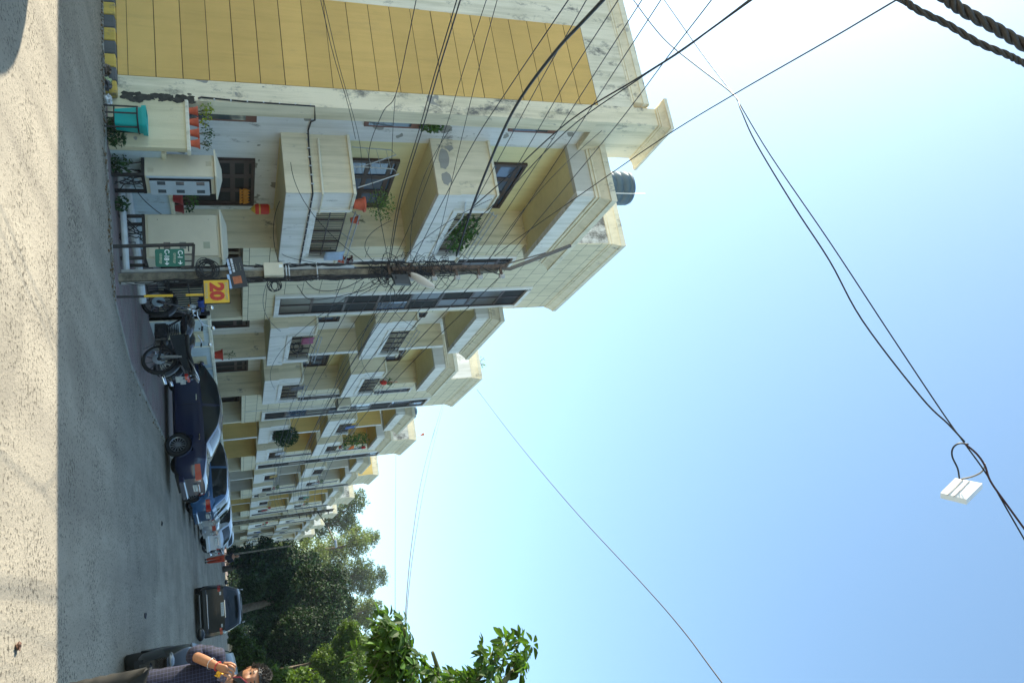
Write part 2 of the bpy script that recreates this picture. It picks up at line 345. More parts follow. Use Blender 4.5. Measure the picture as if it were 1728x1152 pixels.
def balcony(root, y0, y1, lvl, wall, opening=True, xin=XW, front=WHITE, side=CREAM):
    zb = ZS[lvl]; mb = MB()
    # slab with deep fascia; parapet set back a little above a groove
    mb.mi = 0
    mb.box(xin, XB-.05, y0+.05, y1-.05, zb+.012, zb+.16)                   # soffit slab
    o = MB(); o.mi = 1; f = .10
    for k, (za, zt, ins) in enumerate(((zb, zb+.50, 0.0), (zb+.50, zb+1.30, .035))):
        o.mi = 0; o.box(XB-f-ins, XB-ins, y0+f+ins, y1-f-ins, za, zt) if not (k == 1 and opening) else None
        if k == 1 and opening:
            a, b = y0+.76, y1-.45
            o.box(XB-f-ins, XB-ins, y0+f+ins, a, za, zt); o.box(XB-f-ins, XB-ins, b, y1-f-ins, za, zt); o.box(XB-f-ins, XB-ins, a, b, za, za+.16)
        o.mi = 1; o.box(xin, XB-ins, y0+ins, y0+f+ins, za, zt); o.box(xin, XB-ins, y1-f-ins, y1-ins, za, zt)
        o.mi = 0
        o.box(XB-ins-.002, XB-ins+.003, y0+ins, y1-ins, za+.001, zt-.001) if not (k == 1 and opening) else None
        if k == 1 and opening:
            o.box(XB-ins-.002, XB-ins+.003, y0+ins, y0+.76, za+.001, zt-.001); o.box(XB-ins-.002, XB-ins+.003, y1-.45, y1-ins, za+.001, zt-.001)
    # coping
    o.mi = 2; z = zb+1.30
    o.bbox(xin, XB+.02, y0-.02, y0+f+.06, z, z+.06); o.bbox(XB-f-.06, XB+.02, y0+f+.06, (y0+.76 if opening else y1), z, z+.06); 
    if opening: o.bbox(XB-f-.06, XB+.02, y1-.45, y1, z, z+.06)
    bal = o.build('balcony', [front, side, TRIM], root)
    mb.build('soffit', wall, bal)
    if opening:
        a, b = y0+.76, y1-.45
        s_ = MB(); s_.bbox(XB-.06, XB+.03, a-.09, a, zb+.58, zb+1.32); s_.bbox(XB-.06, XB+.03, b, b+.09, zb+.58, zb+1.32); s_.bbox(XB-.06, XB+.034, a-.09, b+.09, zb+.50, zb+.58)
        s_.build('opening_surround', WHITE, bal)
        grille(bal, XB-.08, a, b, zb+.62, zb+1.28)
        t = MB(); t.tube([(XB+.06, a-.1, zb+1.42), (XB+.06, b+.1, zb+1.42)], .014, 6); t.tube([(XB+.12, a-.1, zb+1.5), (XB+.12, b+.1, zb+1.5)], .012, 6)
        for yy in (a, (a+b)/2, b): t.bar((XB-.08,yy,zb+1.28),(XB+.13,yy,zb+1.52),.016)
        t.build('top_rail', STEEL, bal)
    return bal
def canopy(root, y0, y1, wall, xin=XW, dz=0):
    z = ZS[2]+dz; f = .14; mb = MB()
    mb.box(xin, XB-.01, y0+.01, y1-.01, z+.06, z+.3)
    mb.mi = 1; mb.box(XB-f, XB, y0, y1, z, z+.44); mb.mi = 2; mb.box(xin, XB-f, y0, y0+f, z, z+.44); mb.box(xin, XB-f, y1-f, y1, z, z+.44)
    mb.mi = 3; cornice(mb, xin, XB, y0, y1, z+.44, .42, .22, 1)
    mb.build('canopy', [wall, WHITE, GREYP, TRIM], root)
def tower(root, t0, t1, mumty_m=GREYW):
    mb = MB(); mb.box(XW-2, XT, t0, t1, 2.16, 11.72); tw = mb.build('tower', TILE, root)
    mb = MB(); mb.box(-9.95, XT-.02, t0-.006, t0+.01, 9.9, 11.71); mb.build('tower_side', mumty_m, tw)
    mb = MB(); cornice(mb, -9.95, XT, t0, t1, 11.72, .44, .13); mb.build('tower_cornice', TRIM, tw)
    rows = [3.05+.95*i for i in range(1, 8)]
    window(tw, XT, t0+3.1, t0+4.45, 3.12, 10.42, rows, 2, gl=BGLASS, surround=.13)
    window(tw, XT, t0+.72, t0+1.34, 3.12, 9.1, rows[:6], 2, gl=BGLASS, surround=.09)
def house(s, first=False, inner=CREAM, inner2=CREAM, label='', k=0, gm=GREYW, open_b=True):
    y0 = 12.25 if first else s
    a0, a1 = (s+5.5, s+9.0); b0, b1 = s-.15, s+3.6; t0, t1 = s+8.75, s+13.65
    root = thing('terraced_house', ((XW-3), y0, 0), label, 'house', 'cream terraced houses along the street')
    ystart = 12.45 if first else s
    mb = MB(); mb.box(-32 if first else -19, XW, ystart, t0, 0, 9.9); mb.mi = 1; mb.box(-32 if first else -19, XW-.001, t0, t1, 0, 9.9)
    mb.mi = 2; mb.box(XW+.001, XW+.004, a0+.2, t0, 2.9, 9.6) 
    mb.build('wall', [WHITEP if first else WHITE, GREYP, inner], root)
    tower(root, t0, t1, gm)
    # pier and dark recess under the tower
    MB().box(XW, XT-.03, t1-.24, t1, 0, 2.155).build('pier', CREAM, root)
    door(root, XW+.01, t0+.35, t0+2.2, .2, 2.12, False); door(root, XW+.01, t0+2.5, t1-.4, .2, 2.12, False)
    # returned wall between the balconies and the tower
    MB().box(XW+.005, XT-.005, t0-.012, t0-.002, 0, 9.2).build('return_wall', inner2, root)
    for l in (0, 1):
        balcony(root, a0, a1, l, inner)
        fl = ZS[l]+.16
        door(root, XW+.01, a0+.85, a0+3.0, fl, fl+2.42)
    canopy(root, a0, a1, inner)
    door(root, XW+.01, a0+1.0, a0+2.95, .25, 2.45, False)
    if not first:
        for l in (0, 1):
            balcony(root, b0, b1, l, inner); fl = ZS[l]+.16
            door(root, XW+.01, b0+2.2, b0+3.3, fl, fl+2.3)
            window(root, XW+.01, b0+.5, b0+1.5, fl+.9, fl+2.2, [fl+1.6], 2, surround=.06)
        canopy(root, b0, b1, inner)
        window(root, XW+.01, b0+.6, b0+1.6, 1.0, 2.3, [1.7], 2, surround=.08)
        mb = MB(); mb.box(XW, XB-.5, s+4.1, s+4.32, 0, 9.25); mb.mi = 1; mb.box(XB-.5, XB-.47, s+4.09, s+4.33, 0, 9.25); mb.build('dividing_wall', [inner2, WHITE], root)
        door(root, XW+.01, b0+2.1, b0+3.4, .25, 2.45, False)
    return root
LBL = ['cream end house with the ochre side wall and flaking white balconies, nearest of the terrace',
 'second house of the terrace, white balconies with a pink cloth and a planted roof tank',
 'third house of the terrace, warm yellow balcony walls with a hanging bush and orange pennant',
 'fourth house along the terrace, pale grey lower balcony walls and a yellow roof block',
 'fifth house along the terrace, just before the second utility pole',
 'sixth house along the terrace, just behind the second utility pole',
 'seventh house along the terrace, with a red bundle on its balcony',
 'farthest house visible in the terrace, beside the dark trees']
PER = 13.62
h1 = house(7.85, True, PALEY, CREAM, LBL[0], 0)
inn = [None, (PALEY, CREAM), (AMBER, AMBER), (AMBER, GREYP), (PALEY, AMBER), (PALEY, CREAM), (AMBER, CREAM), (PALEY, CREAM)]
for k in range(1, 8):
    house(7.85+PER*k, False, inn[k][0], inn[k][1], LBL[k], k, [GREYW, WHITE, GREYW, AMBER, GREYW, WHITE, WHITE, WHITE][k])
# gable end of the first house
mb = MB(); mb.box(-32, -9.02, 12.25, 12.45, 0, 10.45); mb.build('gable_wall', CREAMT, h1)
mb = MB(); mb.box(-9.03, -8.6, 12.235, 12.62, 0, 11.0); mb.mi = 1; mb.box(-8.604, -8.596, 12.24, 12.62, 0, 9.45); mb.mi = 1; mb.box(-9.0, -8.602, 12.62, 13.62, 9.45, 11.0)
fin = mb.build('corner_pier', [CREAMW, CREAM], h1)
mb = MB(); cornice(mb, -8.98, -8.6, 12.24, 13.62, 10.98, .24, .2); mb.build('pier_cornice', TRIM, fin)
mb = MB(); cornice(mb, -32, -9.2, 12.26, 12.5, 10.43, .34, .12); mb.mi = 1; mb.box(-32, -9.05, 12.14, 12.5, 10.77, 10.80); mb.build('gable_cornice', [TRIM, CREAMT], h1)
mb = MB()
zl = [.17, .34]+[.34+.4385*i for i in range(1, 22)]
xs = -11.1
for i in range(len(zl)-1):
    z1 = min(zl[i+1], 9.56)
    mb.bbox(xs, -9.04, 12.236-random.uniform(0,.004), 12.251, zl[i]+random.uniform(.005,.010), z1-random.uniform(.004,.009), .003)
mb.build('ochre_panelling', YELLOW, h1)
mb = MB(); mb.box(xs+.004, -9.044, 12.242, 12.2505, .17, 9.555); mb.build('panel_joints', mat('dark_joint', (.10,.06,.02), .9), h1)
# small bathroom windows beside the pier
for z0, z1, ym in ((1.15, 2.45, 12.98), (4.5, 5.65, 12.95), (7.6, 8.7, 12.9)):
    mb = MB(); mb.box(XW, XW+.05, 12.62, ym, z0, z1); wn = mb.build('window', REDBR, h1)
    MB().box(XW+.04, XW+.055, 12.66, ym-.06, z0+.08, z1-.2).build('pane', DGLASS, wn)
# pipes and cable clipped to the first house
mb = MB()
pc = [(-8.62,12.2,1.45),(-8.66,12.22,1.5),(-8.62,12.22,2.2),(-8.6,12.222,3.46),(-8.585,12.64,3.5),(XW+.03,12.9,3.46),(XW+.03,13.2,3.43),(-8.5,13.32,3.43),(-7.9,13.325,3.42),(-7.375,13.33,3.41),(-7.37,14.6,3.41),(-7.37,16.8,3.40)]
mb.tube(pc, .017, 6); mb.mi = 1
for z in np.arange(1.7, 3.4, .28): mb.bbox(-8.64, -8.605, 12.2, 12.235, z, z+.02, .004)
for y in np.arange(13.6, 16.8, .3): mb.bbox(-7.395, -7.35, y, y+.02, 3.385, 3.43, .004)
for x in np.arange(-8.6, -7.4, .2): mb.bbox(x, x+.02, 13.30, 13.35, 3.39, 3.45, .004)
tag(mb.build('wall_cable', [CABLE, PVC]), 'black cable clipped round the corner pier and lowest balcony of the end house', 'cable')
mb = MB(); mb.tube([(-8.6,13.3,3.62),(-7.36,13.32,3.60),(-7.36,14.1,3.60)], .022, 8)
tag(mb.build('wall_pipe', TRIM), 'cream conduit pipe along the lowest balcony of the end house', 'pipe')
mb = MB(); mb.tube([(-7.36,13.6,6.62),(-7.36,14.0,6.72),(-7.33,14.3,6.72),(-7.36,15.4,6.60),(-7.36,16.6,6.6)], .014, 6)
tag(mb.build('wall_pipe', PVC), 'thin drooping pipe on the middle balcony of the end house', 'pipe')

# ------------------------------------------------------------------ roof tanks
def tank(x, y, z, r, h, label, m=None):
    mb = MB(); pr = [(r*.98,0),(r,.05)]
    n = 4
    for i in range(n):
        a = .08+(h*.72)*i/n; b_ = .08+(h*.72)*(i+1)/n
        pr += [(r,a+.02),(r,b_-.05),(r*.965,b_-.03),(r*.965,b_-.005)]
    pr += [(r,h*.8),(r*.93,h*.87),(r*.6,h*.95),(r*.3,h*.97),(r*.3,h),(0,h)]
    t = thing('water_tank', (x,y,z), label, 'water tank', 'black water tanks on the roofs')
    mb.lathe(pr, (x,y,z), 28); mb.build('tank_body', m or mat('tank_plastic', (.05,.085,.11), .35, .2, 4), t, True, 40)
    MB().tube([(x+r*.7,y-r*.7,z-.6),(x+r*.75,y-r*.72,z+h+.15)], .02, 6).build('vent_pipe', PVC, t)
    MB().tube([(x+r,y,z+h*.2),(x+r+.1,y,z+h*.25),(x+r+.12,y+.1,z-.1)], .015, 6).build('outlet_pipe', BLACKP, t)
    return t
p = atY(1036, 320, 19.2); tank(p[0]-.05, 19.2, 13.15, .56, 1.5, 'black water tank on the roof of the end house, beside a white pipe')
mb = MB(); mb.box(-11.6,-10.3,18.5,19.9,12.3,13.15); mb.box(-12.5,-9.4,17.6,20.6,9.9,12.1); mb.mi = 1; cornice(mb,-12.5,-9.4,17.6,20.6,12.1,.3,.12); mb.build('stair_block', [WHITE, TRIM], h1)
p = atY(808, 570, 33); tank(p[0], 33, 11.9, .5, 1.15, 'black water tank with leaves above it on the second house')
p = atY(700, 693, 47); tank(p[0], 47, 12.0, .5, 1.2, 'black water tank beside an orange flag on the third house')
# unseen sunshade added at the left to cast the shadow on the near corner
t = thing('parasol', (-10.1,5.95,0), 'round blue parasol on a pole at the left side of the road', 'parasol')
MB().tube([(-10.1,5.95,0),(-10.1,5.95,3.3)], .03, 8).build('pole', STEEL, t)
MB().lathe([(2.15,2.86),(2.12,3.02),(1.2,3.28),(0,3.45)], (-10.1,5.95,0), 40, 'z', False).build('canopy', mat('parasol_cloth', (.05,.10,.30), .8), t, True)


# ------------------------------------------------------------------ compound walls
WALLC = plaster('compound_wall_plaster', (.70,.62,.42), mould=.22, patch=.35, streak=.25, seed=31)
WALLB = plaster('pale_blue_wall_paint', (.50,.58,.60), mould=.12, streak=.2, seed=33)
cw = thing('compound_wall', (-8.6,12.3,0), 'low cream compound wall with a mouldy top between the corner pier and first meter box', 'wall')
MB().box(-8.595,-7.62,12.24,12.36,0,1.22).build('wall_panel', WALLC, cw)
MB().bbox(-8.595,-7.57,12.21,12.40,1.22,1.28,.015).build('coping', CREAMT, cw)
cw = thing('compound_wall', (-7.68,12.4,0), 'pale blue low compound wall behind the two meter boxes', 'wall')
MB().box(-7.74,-7.62,12.37,16.3,0,.80).build('wall_panel', WALLB, cw)
MB().bbox(-7.78,-7.58,12.41,16.3,.80,.87,.015).build('coping', WALLC, cw)
cw = thing('compound_wall', (-6.7,18.5,0), 'long pale blue compound wall with cream bays in front of the second house, beyond the motorcycle', 'wall')
mb = MB(); mb.box(-6.78,-6.66,18.2,60,0,1.28); mb.mi = 1; mb.bbox(-6.81,-6.63,18.2,60,1.28,1.36,.015); mb.mi = 0
for y in np.arange(18.2, 60, 2.1): mb.mi = 1; mb.bbox(-6.82,-6.64,y,y+.07,0,1.282,.01); mb.mi = 2; mb.box(-6.655,-6.645,y+.9,y+1.7,.1,1.15)
mb.mi = 1; mb.box(-6.81,-6.638,18.2,60,.72,.78)
mb.build('wall_panel', [WALLB, TRIM, WALLC], cw)
gt = thing('gate', (-6.9,16.5,0), 'black barred gate behind the motorcycle with a blue cloth over it', 'gate')
mb = MB()
for z in (.12,.55,.95,1.25): mb.bar((-6.95,16.5,z),(-6.8,18.15,z),.035)
for i in range(15): y = 16.5+1.65*i/14; x = -6.95+.15*i/14; mb.bar((x,y,.1),(x,y,1.28),.016)
mb.build('bars', IRON, gt)
for x, y in ((-6.97,16.45),(-6.78,18.17)): MB().bbox(x-.05,x+.05,y-.05,y+.05,0,1.35,.01).build('gate_post', IRON, gt)
mb = MB(); vs = []; 
for i in range(9):
    for j in range(5): vs.append((-6.85+.1*math.sin(i*1.7)*.3+(.06 if j>2 else -.05), 17.35+i*.085, 1.30+.03*math.sin(i*2+j)-(0 if j in(2,) else abs(j-2)*.09)))
mb.add(vs, [(i*5+j,i*5+j+1,(i+1)*5+j+1,(i+1)*5+j) for i in range(8) for j in range(4)])
o = mb.build('cloth', mat('blue_cloth', (.02,.05,.22), .9, .3, 10), None, True); tag(o, 'dark blue cloth hung over the top of the black gate', 'cloth')
sm = o.modifiers.new('s','SOLIDIFY'); sm.thickness = .01
for x, y, z in ((-6.62, 22.3, 1.36), (-6.62, 23.9, 1.36)):
    pass

# ------------------------------------------------------------------ plants in pots
def leaves(mb, c, r, n, size, up=.0, shape=1.0, squash=1.0):
    c = np.array(c); r = np.array(r if hasattr(r,'__len__') else (r,r,r))
    d = rng.normal(size=(n,3)); d /= np.linalg.norm(d,axis=1)[:,None]
    pos = c+d*(rng.random((n,1))**.45)*r
    a = rng.normal(size=(n,3)); a[:,2] += up; a /= np.linalg.norm(a,axis=1)[:,None]
    b = np.cross(a, rng.normal(size=(n,3))); b /= np.linalg.norm(b,axis=1)[:,None]
    s = size*(.6+.8*rng.random((n,1)))
    p0 = pos-a*s*.5*shape; p1 = pos+b*s*.28; p2 = pos+a*s*.5*shape; p3 = pos-b*s*.28
    i0 = len(mb.v)
    mb.v += [tuple(x) for x in np.stack([p0,p1,p2,p3],1).reshape(-1,3)]
    mb.f += [(i0+4*i,i0+4*i+1,i0+4*i+2,i0+4*i+3) for i in range(n)]; mb.m += [mb.mi]*n
def leaf_mat(name, col, var=.35, rough=.5, trans=.35):
    M = bpy.data.materials.new(name); M.use_nodes = True; nt = M.node_tree; b = nt.nodes['Principled BSDF']
    g = nt.nodes.new('ShaderNodeNewGeometry')
    c = ramp(nt, g.outputs['Random Per Island'], [(0, tuple(x*(1-var) for x in col)), (.6, col), (1, tuple(min(1,x*(1+var*1.6)) for x in col))])
    nt.links.new(c, b.inputs['Base Color']); b.inputs['Roughness'].default_value = rough; b.inputs['Specular IOR Level'].default_value = .4
    if trans:
        tr = nt.nodes.new('ShaderNodeBsdfTranslucent'); nt.links.new(mixc(nt, 1, c, (1.0,1.0,.35), 'MULTIPLY'), tr.inputs[0])
        mx = nt.nodes.new('ShaderNodeMixShader'); mx.inputs[0].default_value = trans
        out = [n for n in nt.nodes if n.type == 'OUTPUT_MATERIAL'][0]
        nt.links.new(b.outputs[0], mx.inputs[1]); nt.links.new(tr.outputs[0], mx.inputs[2]); nt.links.new(mx.outputs[0], out.inputs[0])
    return M
LEAF = leaf_mat('pot_leaf', (.07,.16,.03)); LEAFY = leaf_mat('yellow_leaf', (.30,.36,.03)); LEAFD = leaf_mat('dark_leaf', (.03,.075,.025)); REDF = leaf_mat('red_flower', (.5,.02,.03))
def potted(x, y, z, r, h, pr, label, n=120, lm=None, ls=.05, pm=None, ph=None, cat='potted plant', group=None):
    t = thing('potted_plant', (x,y,z), label, cat, group)
    mb = MB(); mb.lathe([(r*.62,0),(r*.9,h*.82),(r*1.06,h*.82),(r*1.06,h),(r*.92,h),(r*.88,h*.9),(0,h*.88)], (x,y,z), 18); mb.build('pot', pm or TERRA, t, True, 40)
    mb = MB(); hh = ph or pr*1.6
    for i in range(7):
        a = random.uniform(0,6.28); q = random.uniform(.3,.9)*pr
        mb.tube([(x,y,z+h*.85),(x+q*.4*math.cos(a),y+q*.4*math.sin(a),z+h+hh*.5),(x+q*math.cos(a),y+q*math.sin(a),z+h+hh*random.uniform(.7,1))], .004, 4)
    mb.build('stems', mat('stem', (.12,.12,.05), .8), t)
    mb = MB(); leaves(mb, (x,y,z+h+hh*.55), (pr,pr,hh*.5), n, ls, .3); mb.build('foliage', lm or LEAF, t)
    return t
for i, (x, l, lm, n, pr) in enumerate(((-8.42,'first orange pot on the low cream wall, nearest the corner pier, with bright yellow-green leaves',LEAFY,150,.17),
      (-8.19,'second orange pot from the corner pier on the low cream wall, with small yellow leaves',LEAFY,40,.10),
      (-7.97,'third orange pot from the corner pier on the low cream wall, with sparse dark twigs',LEAFD,60,.15),
      (-7.76,'orange pot on the low cream wall nearest the first meter box',LEAFD,40,.12))):
    potted(x, 12.3, 1.28, .085, .15, pr, l, n, lm, .045, group='orange pots on the low wall')
potted(-7.62, 14.0, .87, .13, .17, .18, 'red planter with green leaves on the pale blue wall between the meter boxes', 90, LEAF, .06, pm=mat('red_plastic', (.35,.03,.03), .5))
potted(-7.66, 14.5, .87, .10, .16, .12, 'second red planter on the pale blue wall, right behind the second meter box', 50, LEAFD, .05, pm=mat('red_plastic_dark', (.25,.02,.02), .5))
p = (-7.44, 13.62, 4.27); potted(p[0], p[1]+.25, 4.28, .15, .24, .36, 'orange pot with a bushy plant on the lowest balcony corner of the end house', 420, leaf_mat('bush_leaf', (.11,.20,.05)), .05, ph=.62)
potted(-7.45, 14.6, 4.32, .09, .16, .10, 'small orange pot behind the bushy plant on the lowest balcony', 10, LEAFD, .04)
potted(-7.45, 16.65, 4.28, .10, .14, .14, 'dark red flowering plant at the far corner of the lowest balcony of the end house', 120, leaf_mat('maroon_leaf', (.12,.02,.03)), .06)
potted(-6.7, 21.3, 1.36, .15, .22, .16, 'red pot with thin dark stems on the compound wall behind the blue sedan', 24, LEAFD, .05, pm=mat('red_pot', (.45,.04,.02), .5), ph=.35)
for lb, (x, y, z), r, n, lm in (('green creeper filling the railing of the middle balcony of the end house', (-7.42,15.3,7.05), (.16,1.0,.36), 500, LEAF),
      ('large dark bush hanging from the lowest balcony of the third house', (-7.15,36.2,4.1), (.5,.62,.62), 1500, LEAFD),
      ('leafy creeper draped in the top balcony of the third house', (-7.6,41.7,8.2), (.4,1.3,.8), 700, LEAF),
      ('fern hanging below the small middle window beside the corner pier', (-8.62,12.75,5.85), (.1,.16,.26), 160, LEAF),
      ('leafy plant above the black tank of the second house', (-9.0,32.5,12.9), (.35,.35,.35), 90, leaf_mat('lime_leaf', (.15,.30,.06)))):
    t = thing('balcony_plant', (x,y,z-r[2]), lb, 'plant')
    mb = MB(); leaves(mb, (x,y,z), r, n, .10, .2); mb.build('foliage', lm, t)
    mb = MB()
    for i in range(9):
        mb.tube([(x-.05,y+random.uniform(-.5,.5)*r[1],z-r[2]),(x+random.uniform(-.5,.5)*r[0],y+random.uniform(-.8,.8)*r[1],z),(x+random.uniform(-.8,.8)*r[0],y+random.uniform(-.9,.9)*r[1],z+r[2]*.8)], .006, 4)
    mb.build('stems', mat('twig', (.10,.08,.05), .8), t)
# weeds along the foot of the low wall
for i, (x, y, r) in enumerate(((-7.95,12.13,.16),(-7.72,12.12,.2),(-7.45,12.5,.22),(-6.9,12.9,.16))):
    mb = MB(); leaves(mb, (x,y,r*.6), (r,.08,r), 110, .07, .8, 1.3)
    tag(mb.build('weed', LEAFD), ['weed tuft at the foot of the low wall beside the teal bin','weed tuft between the bin and the first meter box','weed tuft under the first meter box','weed tuft between the two meter boxes'][i], 'weed', 'weed tufts at the wall foot')

# ------------------------------------------------------------------ writing
def text(s, size, origin, right, up, m, parent=None, name='lettering', depth=.002, align='CENTER', bold=0.0, sx=1.0):
    cu = bpy.data.curves.new('t', 'FONT'); cu.body = s; cu.size = size; cu.align_x = align; cu.align_y = 'CENTER'; cu.extrude = depth; cu.offset = bold; cu.resolution_u = 3
    o = bpy.data.objects.new('t', cu); COL.objects.link(o); dg = bpy.context.evaluated_depsgraph_get()
    me = bpy.data.meshes.new_from_object(o.evaluated_get(dg)); bpy.data.objects.remove(o); bpy.data.curves.remove(cu)
    r_, u_ = Vector(right).normalized(), Vector(up).normalized(); n_ = r_.cross(u_); og = Vector(origin)-(Vector(parent_origin(parent)) if parent else Vector((0,0,0)))
    for v in me.vertices: c = v.co.copy(); v.co = og+r_*c.x*sx+u_*c.y+n_*c.z
    me.name = name; me.materials.clear(); me.materials.append(m)
    q = bpy.data.objects.new(name, me); COL.objects.link(q)
    if parent: q.parent = parent
    return q
PW = mat('white_lettering', (.78,.80,.78), .6, .05); PR = mat('red_lettering', (.48,.03,.012), .5, .2, 12); PG = mat('grey_lettering', (.42,.45,.33), .6, .2)

# ------------------------------------------------------------------ bin and its stand
TEAL = mat('teal_plastic', (.0,.36,.33), .4, .1, 5, spec=.5)
bx, by = -7.98, 12.0
t = thing('bin_stand', (bx,by,0), 'black iron stand with a ring holding the teal bin at the ochre wall', 'bin stand')
mb = MB()
ring = [(bx+.225*math.cos(a), by+.10*math.sin(a)*2.0, .50) for a in np.linspace(0, 2*math.pi, 25)]
mb.tube(ring, .014, 6, False); mb.build('ring', IRON, t)
for a in (-2.6,-1.57,-.5,1.0,2.2):
    MB().bar((bx+.23*math.cos(a), by+.2*math.sin(a), -.02),(bx+.225*math.cos(a), by+.2*math.sin(a), .51),.026,.012).build('leg', IRON, t)
MB().bar((bx-.22,by-.05,.14),(bx+.22,by-.05,.14),.02).build('crossbar', IRON, t)
t = thing('litter_bin', (bx,by,.15), 'teal plastic litter bin held in the black iron stand', 'bin')
mb = MB()
def rr(w, d, z, n=5, r=.05):
    out = []
    for cx, cy, a0 in ((w-r,d-r,0),(-w+r,d-r,90),(-w+r,-d+r,180),(w-r,-d+r,270)):
        for i in range(n): a = R(a0+90*i/(n-1)); out.append((bx+cx+r*math.cos(a), by+cy+r*math.sin(a), z))
    return out
L = [rr(.15,.12,.155), rr(.185,.15,.56), rr(.205,.17,.56), rr(.21,.175,.63), rr(.195,.16,.63), rr(.14,.11,.2)]
n = len(L[0]); mb.add([p for l in L for p in l], [(i*n+k,i*n+(k+1)%n,(i+1)*n+(k+1)%n,(i+1)*n+k) for i in range(len(L)-1) for k in range(n)]+[tuple(range(n-1,-1,-1)), tuple(range((len(L)-1)*n, len(L)*n))])
mb.build('bin_body', TEAL, t, True, 35)
# rubbish by the kerb
for i, (x, y, c, l) in enumerate(((-8.72,12.0,(.35,.40,.20),'crumpled green and white plastic packet lying against the kerb'),(-8.62,11.98,(.05,.05,.06),'crumpled black plastic scrap in the litter against the kerb'),
        (-8.35,11.99,(.55,.56,.58),'small crumpled silver foil scrap against the kerb beside the bin stand'),(-8.92,11.97,(.10,.07,.05),'brown dry leaf heap against the kerb'))):
    mb = MB(); mb.ell((x,y,.05), (.09,.06,.055), 11, 7, .45); tag(mb.build('litter', mat('litter', c, .5, .5, 30)), l, 'litter', 'litter against the kerb')

# ------------------------------------------------------------------ electricity meter cabinets
def cabinet(cx, cy, rz, W, D, z0, H, label, side_door):
    t = thing('meter_cabinet', (cx,cy,0), label, 'meter cabinet', 'meter cabinets', rz)
    def B(mb, name, m, par=t, **k):
        o = mb.build(name, m, None, **k); o.parent = par; return o
    w, d = W/2, D/2
    st = MB()
    for sx in (-1,1):
        for sy in (-1,1): B(MB().bar((sx*(w-.03),sy*(d-.03),-.03),(sx*(w-.03),sy*(d-.03),z0-.04),.05), 'leg', IRON)
    for sx in (-1,1): st.bar((sx*(w-.03),-d,z0-.03),(sx*(w-.03),d,z0-.03),.06,.05)
    for sy in (-1,1): st.bar((-w,sy*(d-.03),z0-.03),(w,sy*(d-.03),z0-.03),.055,.049)
    B(st, 'stand_frame', IRON)
    body = B(MB().bbox(-w,w,-d,d,z0,z0+H,.012), 'cabinet', METERB)
    rf = MB(); e = .07
    rf.bbox(-w-e,w+e,-d-e,d+e,z0+H,z0+H+.03,.008)
    zr = z0+H+.03; q = .13
    rf.add([(-w-e+.02,-d-e+.02,zr),(w+e-.02,-d-e+.02,zr),(w+e-.02,d+e-.02,zr),(-w-e+.02,d+e-.02,zr),(-w+q,0,zr+.09),(w-q,0,zr+.09)], [(0,1,5,4),(1,2,5),(2,3,4,5),(3,0,4),(3,2,1,0)])
    B(rf, 'roof', METERB)
    if side_door:      # louvred plain side facing the camera, door with six small windows on +X side, ajar
        v = MB()
        for (ya, za) in ((-.2+.02, z0+H-.14),(-.02+.02, z0+.05)):
            for k in range(4): v.bbox(-w+.10+ya*.0+.25+ya+k*.028, -w+.115+.25+ya+k*.028, -d-.012, -d+.002, za, za+.09, .004)
        B(v, 'louvre', METERB)
        B(MB().box(w+.001,w+.012,-d+.04,d-.03,z0+.06,z0+H-.07), 'opening', DARK)
        dm = MB(); dm.bbox(w+.02,w+.05,-d+.10,d-.02,z0+.06,z0+H-.1,.006); dd = B(dm, 'door', METERD)
        for zz in (.28,.62,1.0):
            for yy in (-.10,.12): 
                zc = z0+H*zz/1.28; yc = yy*D/.5
                o = MB().box(w+.049,w+.0525,yc-.045*D/.5,yc+.045*D/.5,zc-.065,zc+.065).build('window', DGLASS, None); o.parent = dd
        B(MB().bbox(w+.001,w+.02,-d+.01,-d+.05,z0+.02,z0+H-.02,.004), 'door_frame', METERD)
    else:
        dm = MB(); dm.bbox(-w+.03,w-.03,-d-.03,-d-.002,z0+.04,z0+H-.05,.008); dd = B(dm, 'door', METERB)
        for zz, m_ in ((.35,DGLASS),(.62,mat('dusty_window',(.16,.17,.15),.4)),(1.03,mat('pale_window',(.34,.35,.25),.4))):
            o = MB().box(w-.30,w-.17,-d-.033,-d-.028,z0+H*zz/1.28-.055,z0+H*zz/1.28+.055).build('window', m_, None); o.parent = dd
        sc = MB()
        for za in (.2,1.05): sc.lathe([(.008,0),(.006,.006),(0,.007)], (-w+.12,-d-.031,z0+za), 8, 'y')
        B(sc, 'bolt', IRON); B(MB().box(w+.001,w+.008,-d+.1,-d+.28,z0+.95,z0+1.08), 'side_window', DGLASS)
    return t
cabinet(-7.42, 12.76, R(-13), .52, .46, .52, 1.12, 'cream meter cabinet with a grey door of six small windows, nearest the teal bin', True)
cabinet(-6.50, 13.55, R(3), .86, .42, .43, 1.24, 'large cream meter cabinet with three square windows down its door, behind the green sign', False)
mb = MB(); mb.tube([(-7.6,12.9,.10),(-6.4,13.3,.10),(-5.7,13.45,.10)], .055, 10); mb.tube([(-7.55,12.9,.1),(-7.6,12.95,.25),(-7.5,13.1,.42)], .05, 10)
mb.tube([(-7.5,13.35,.14),(-6.7,14.6,.16),(-6.0,15.3,.16)], .075, 10)
tag(mb.build('ground_pipe', PVC), 'grey pipes lying on the ground under the meter cabinets', 'pipe')
def swag(mb, a, b, sag, r, n=12, seg=5, j=0):
    a, b = Vector(a), Vector(b); pts = []
    for i in range(n+1):
        u = i/n; p = a.lerp(b, u); p.z -= sag*4*u*(1-u)
        if j and 0 < i < n: p += Vector((random.uniform(-j,j),random.uniform(-j,j),random.uniform(-j,j)))
        pts.append(p)
    mb.tube(pts, r, seg)
mb = MB()
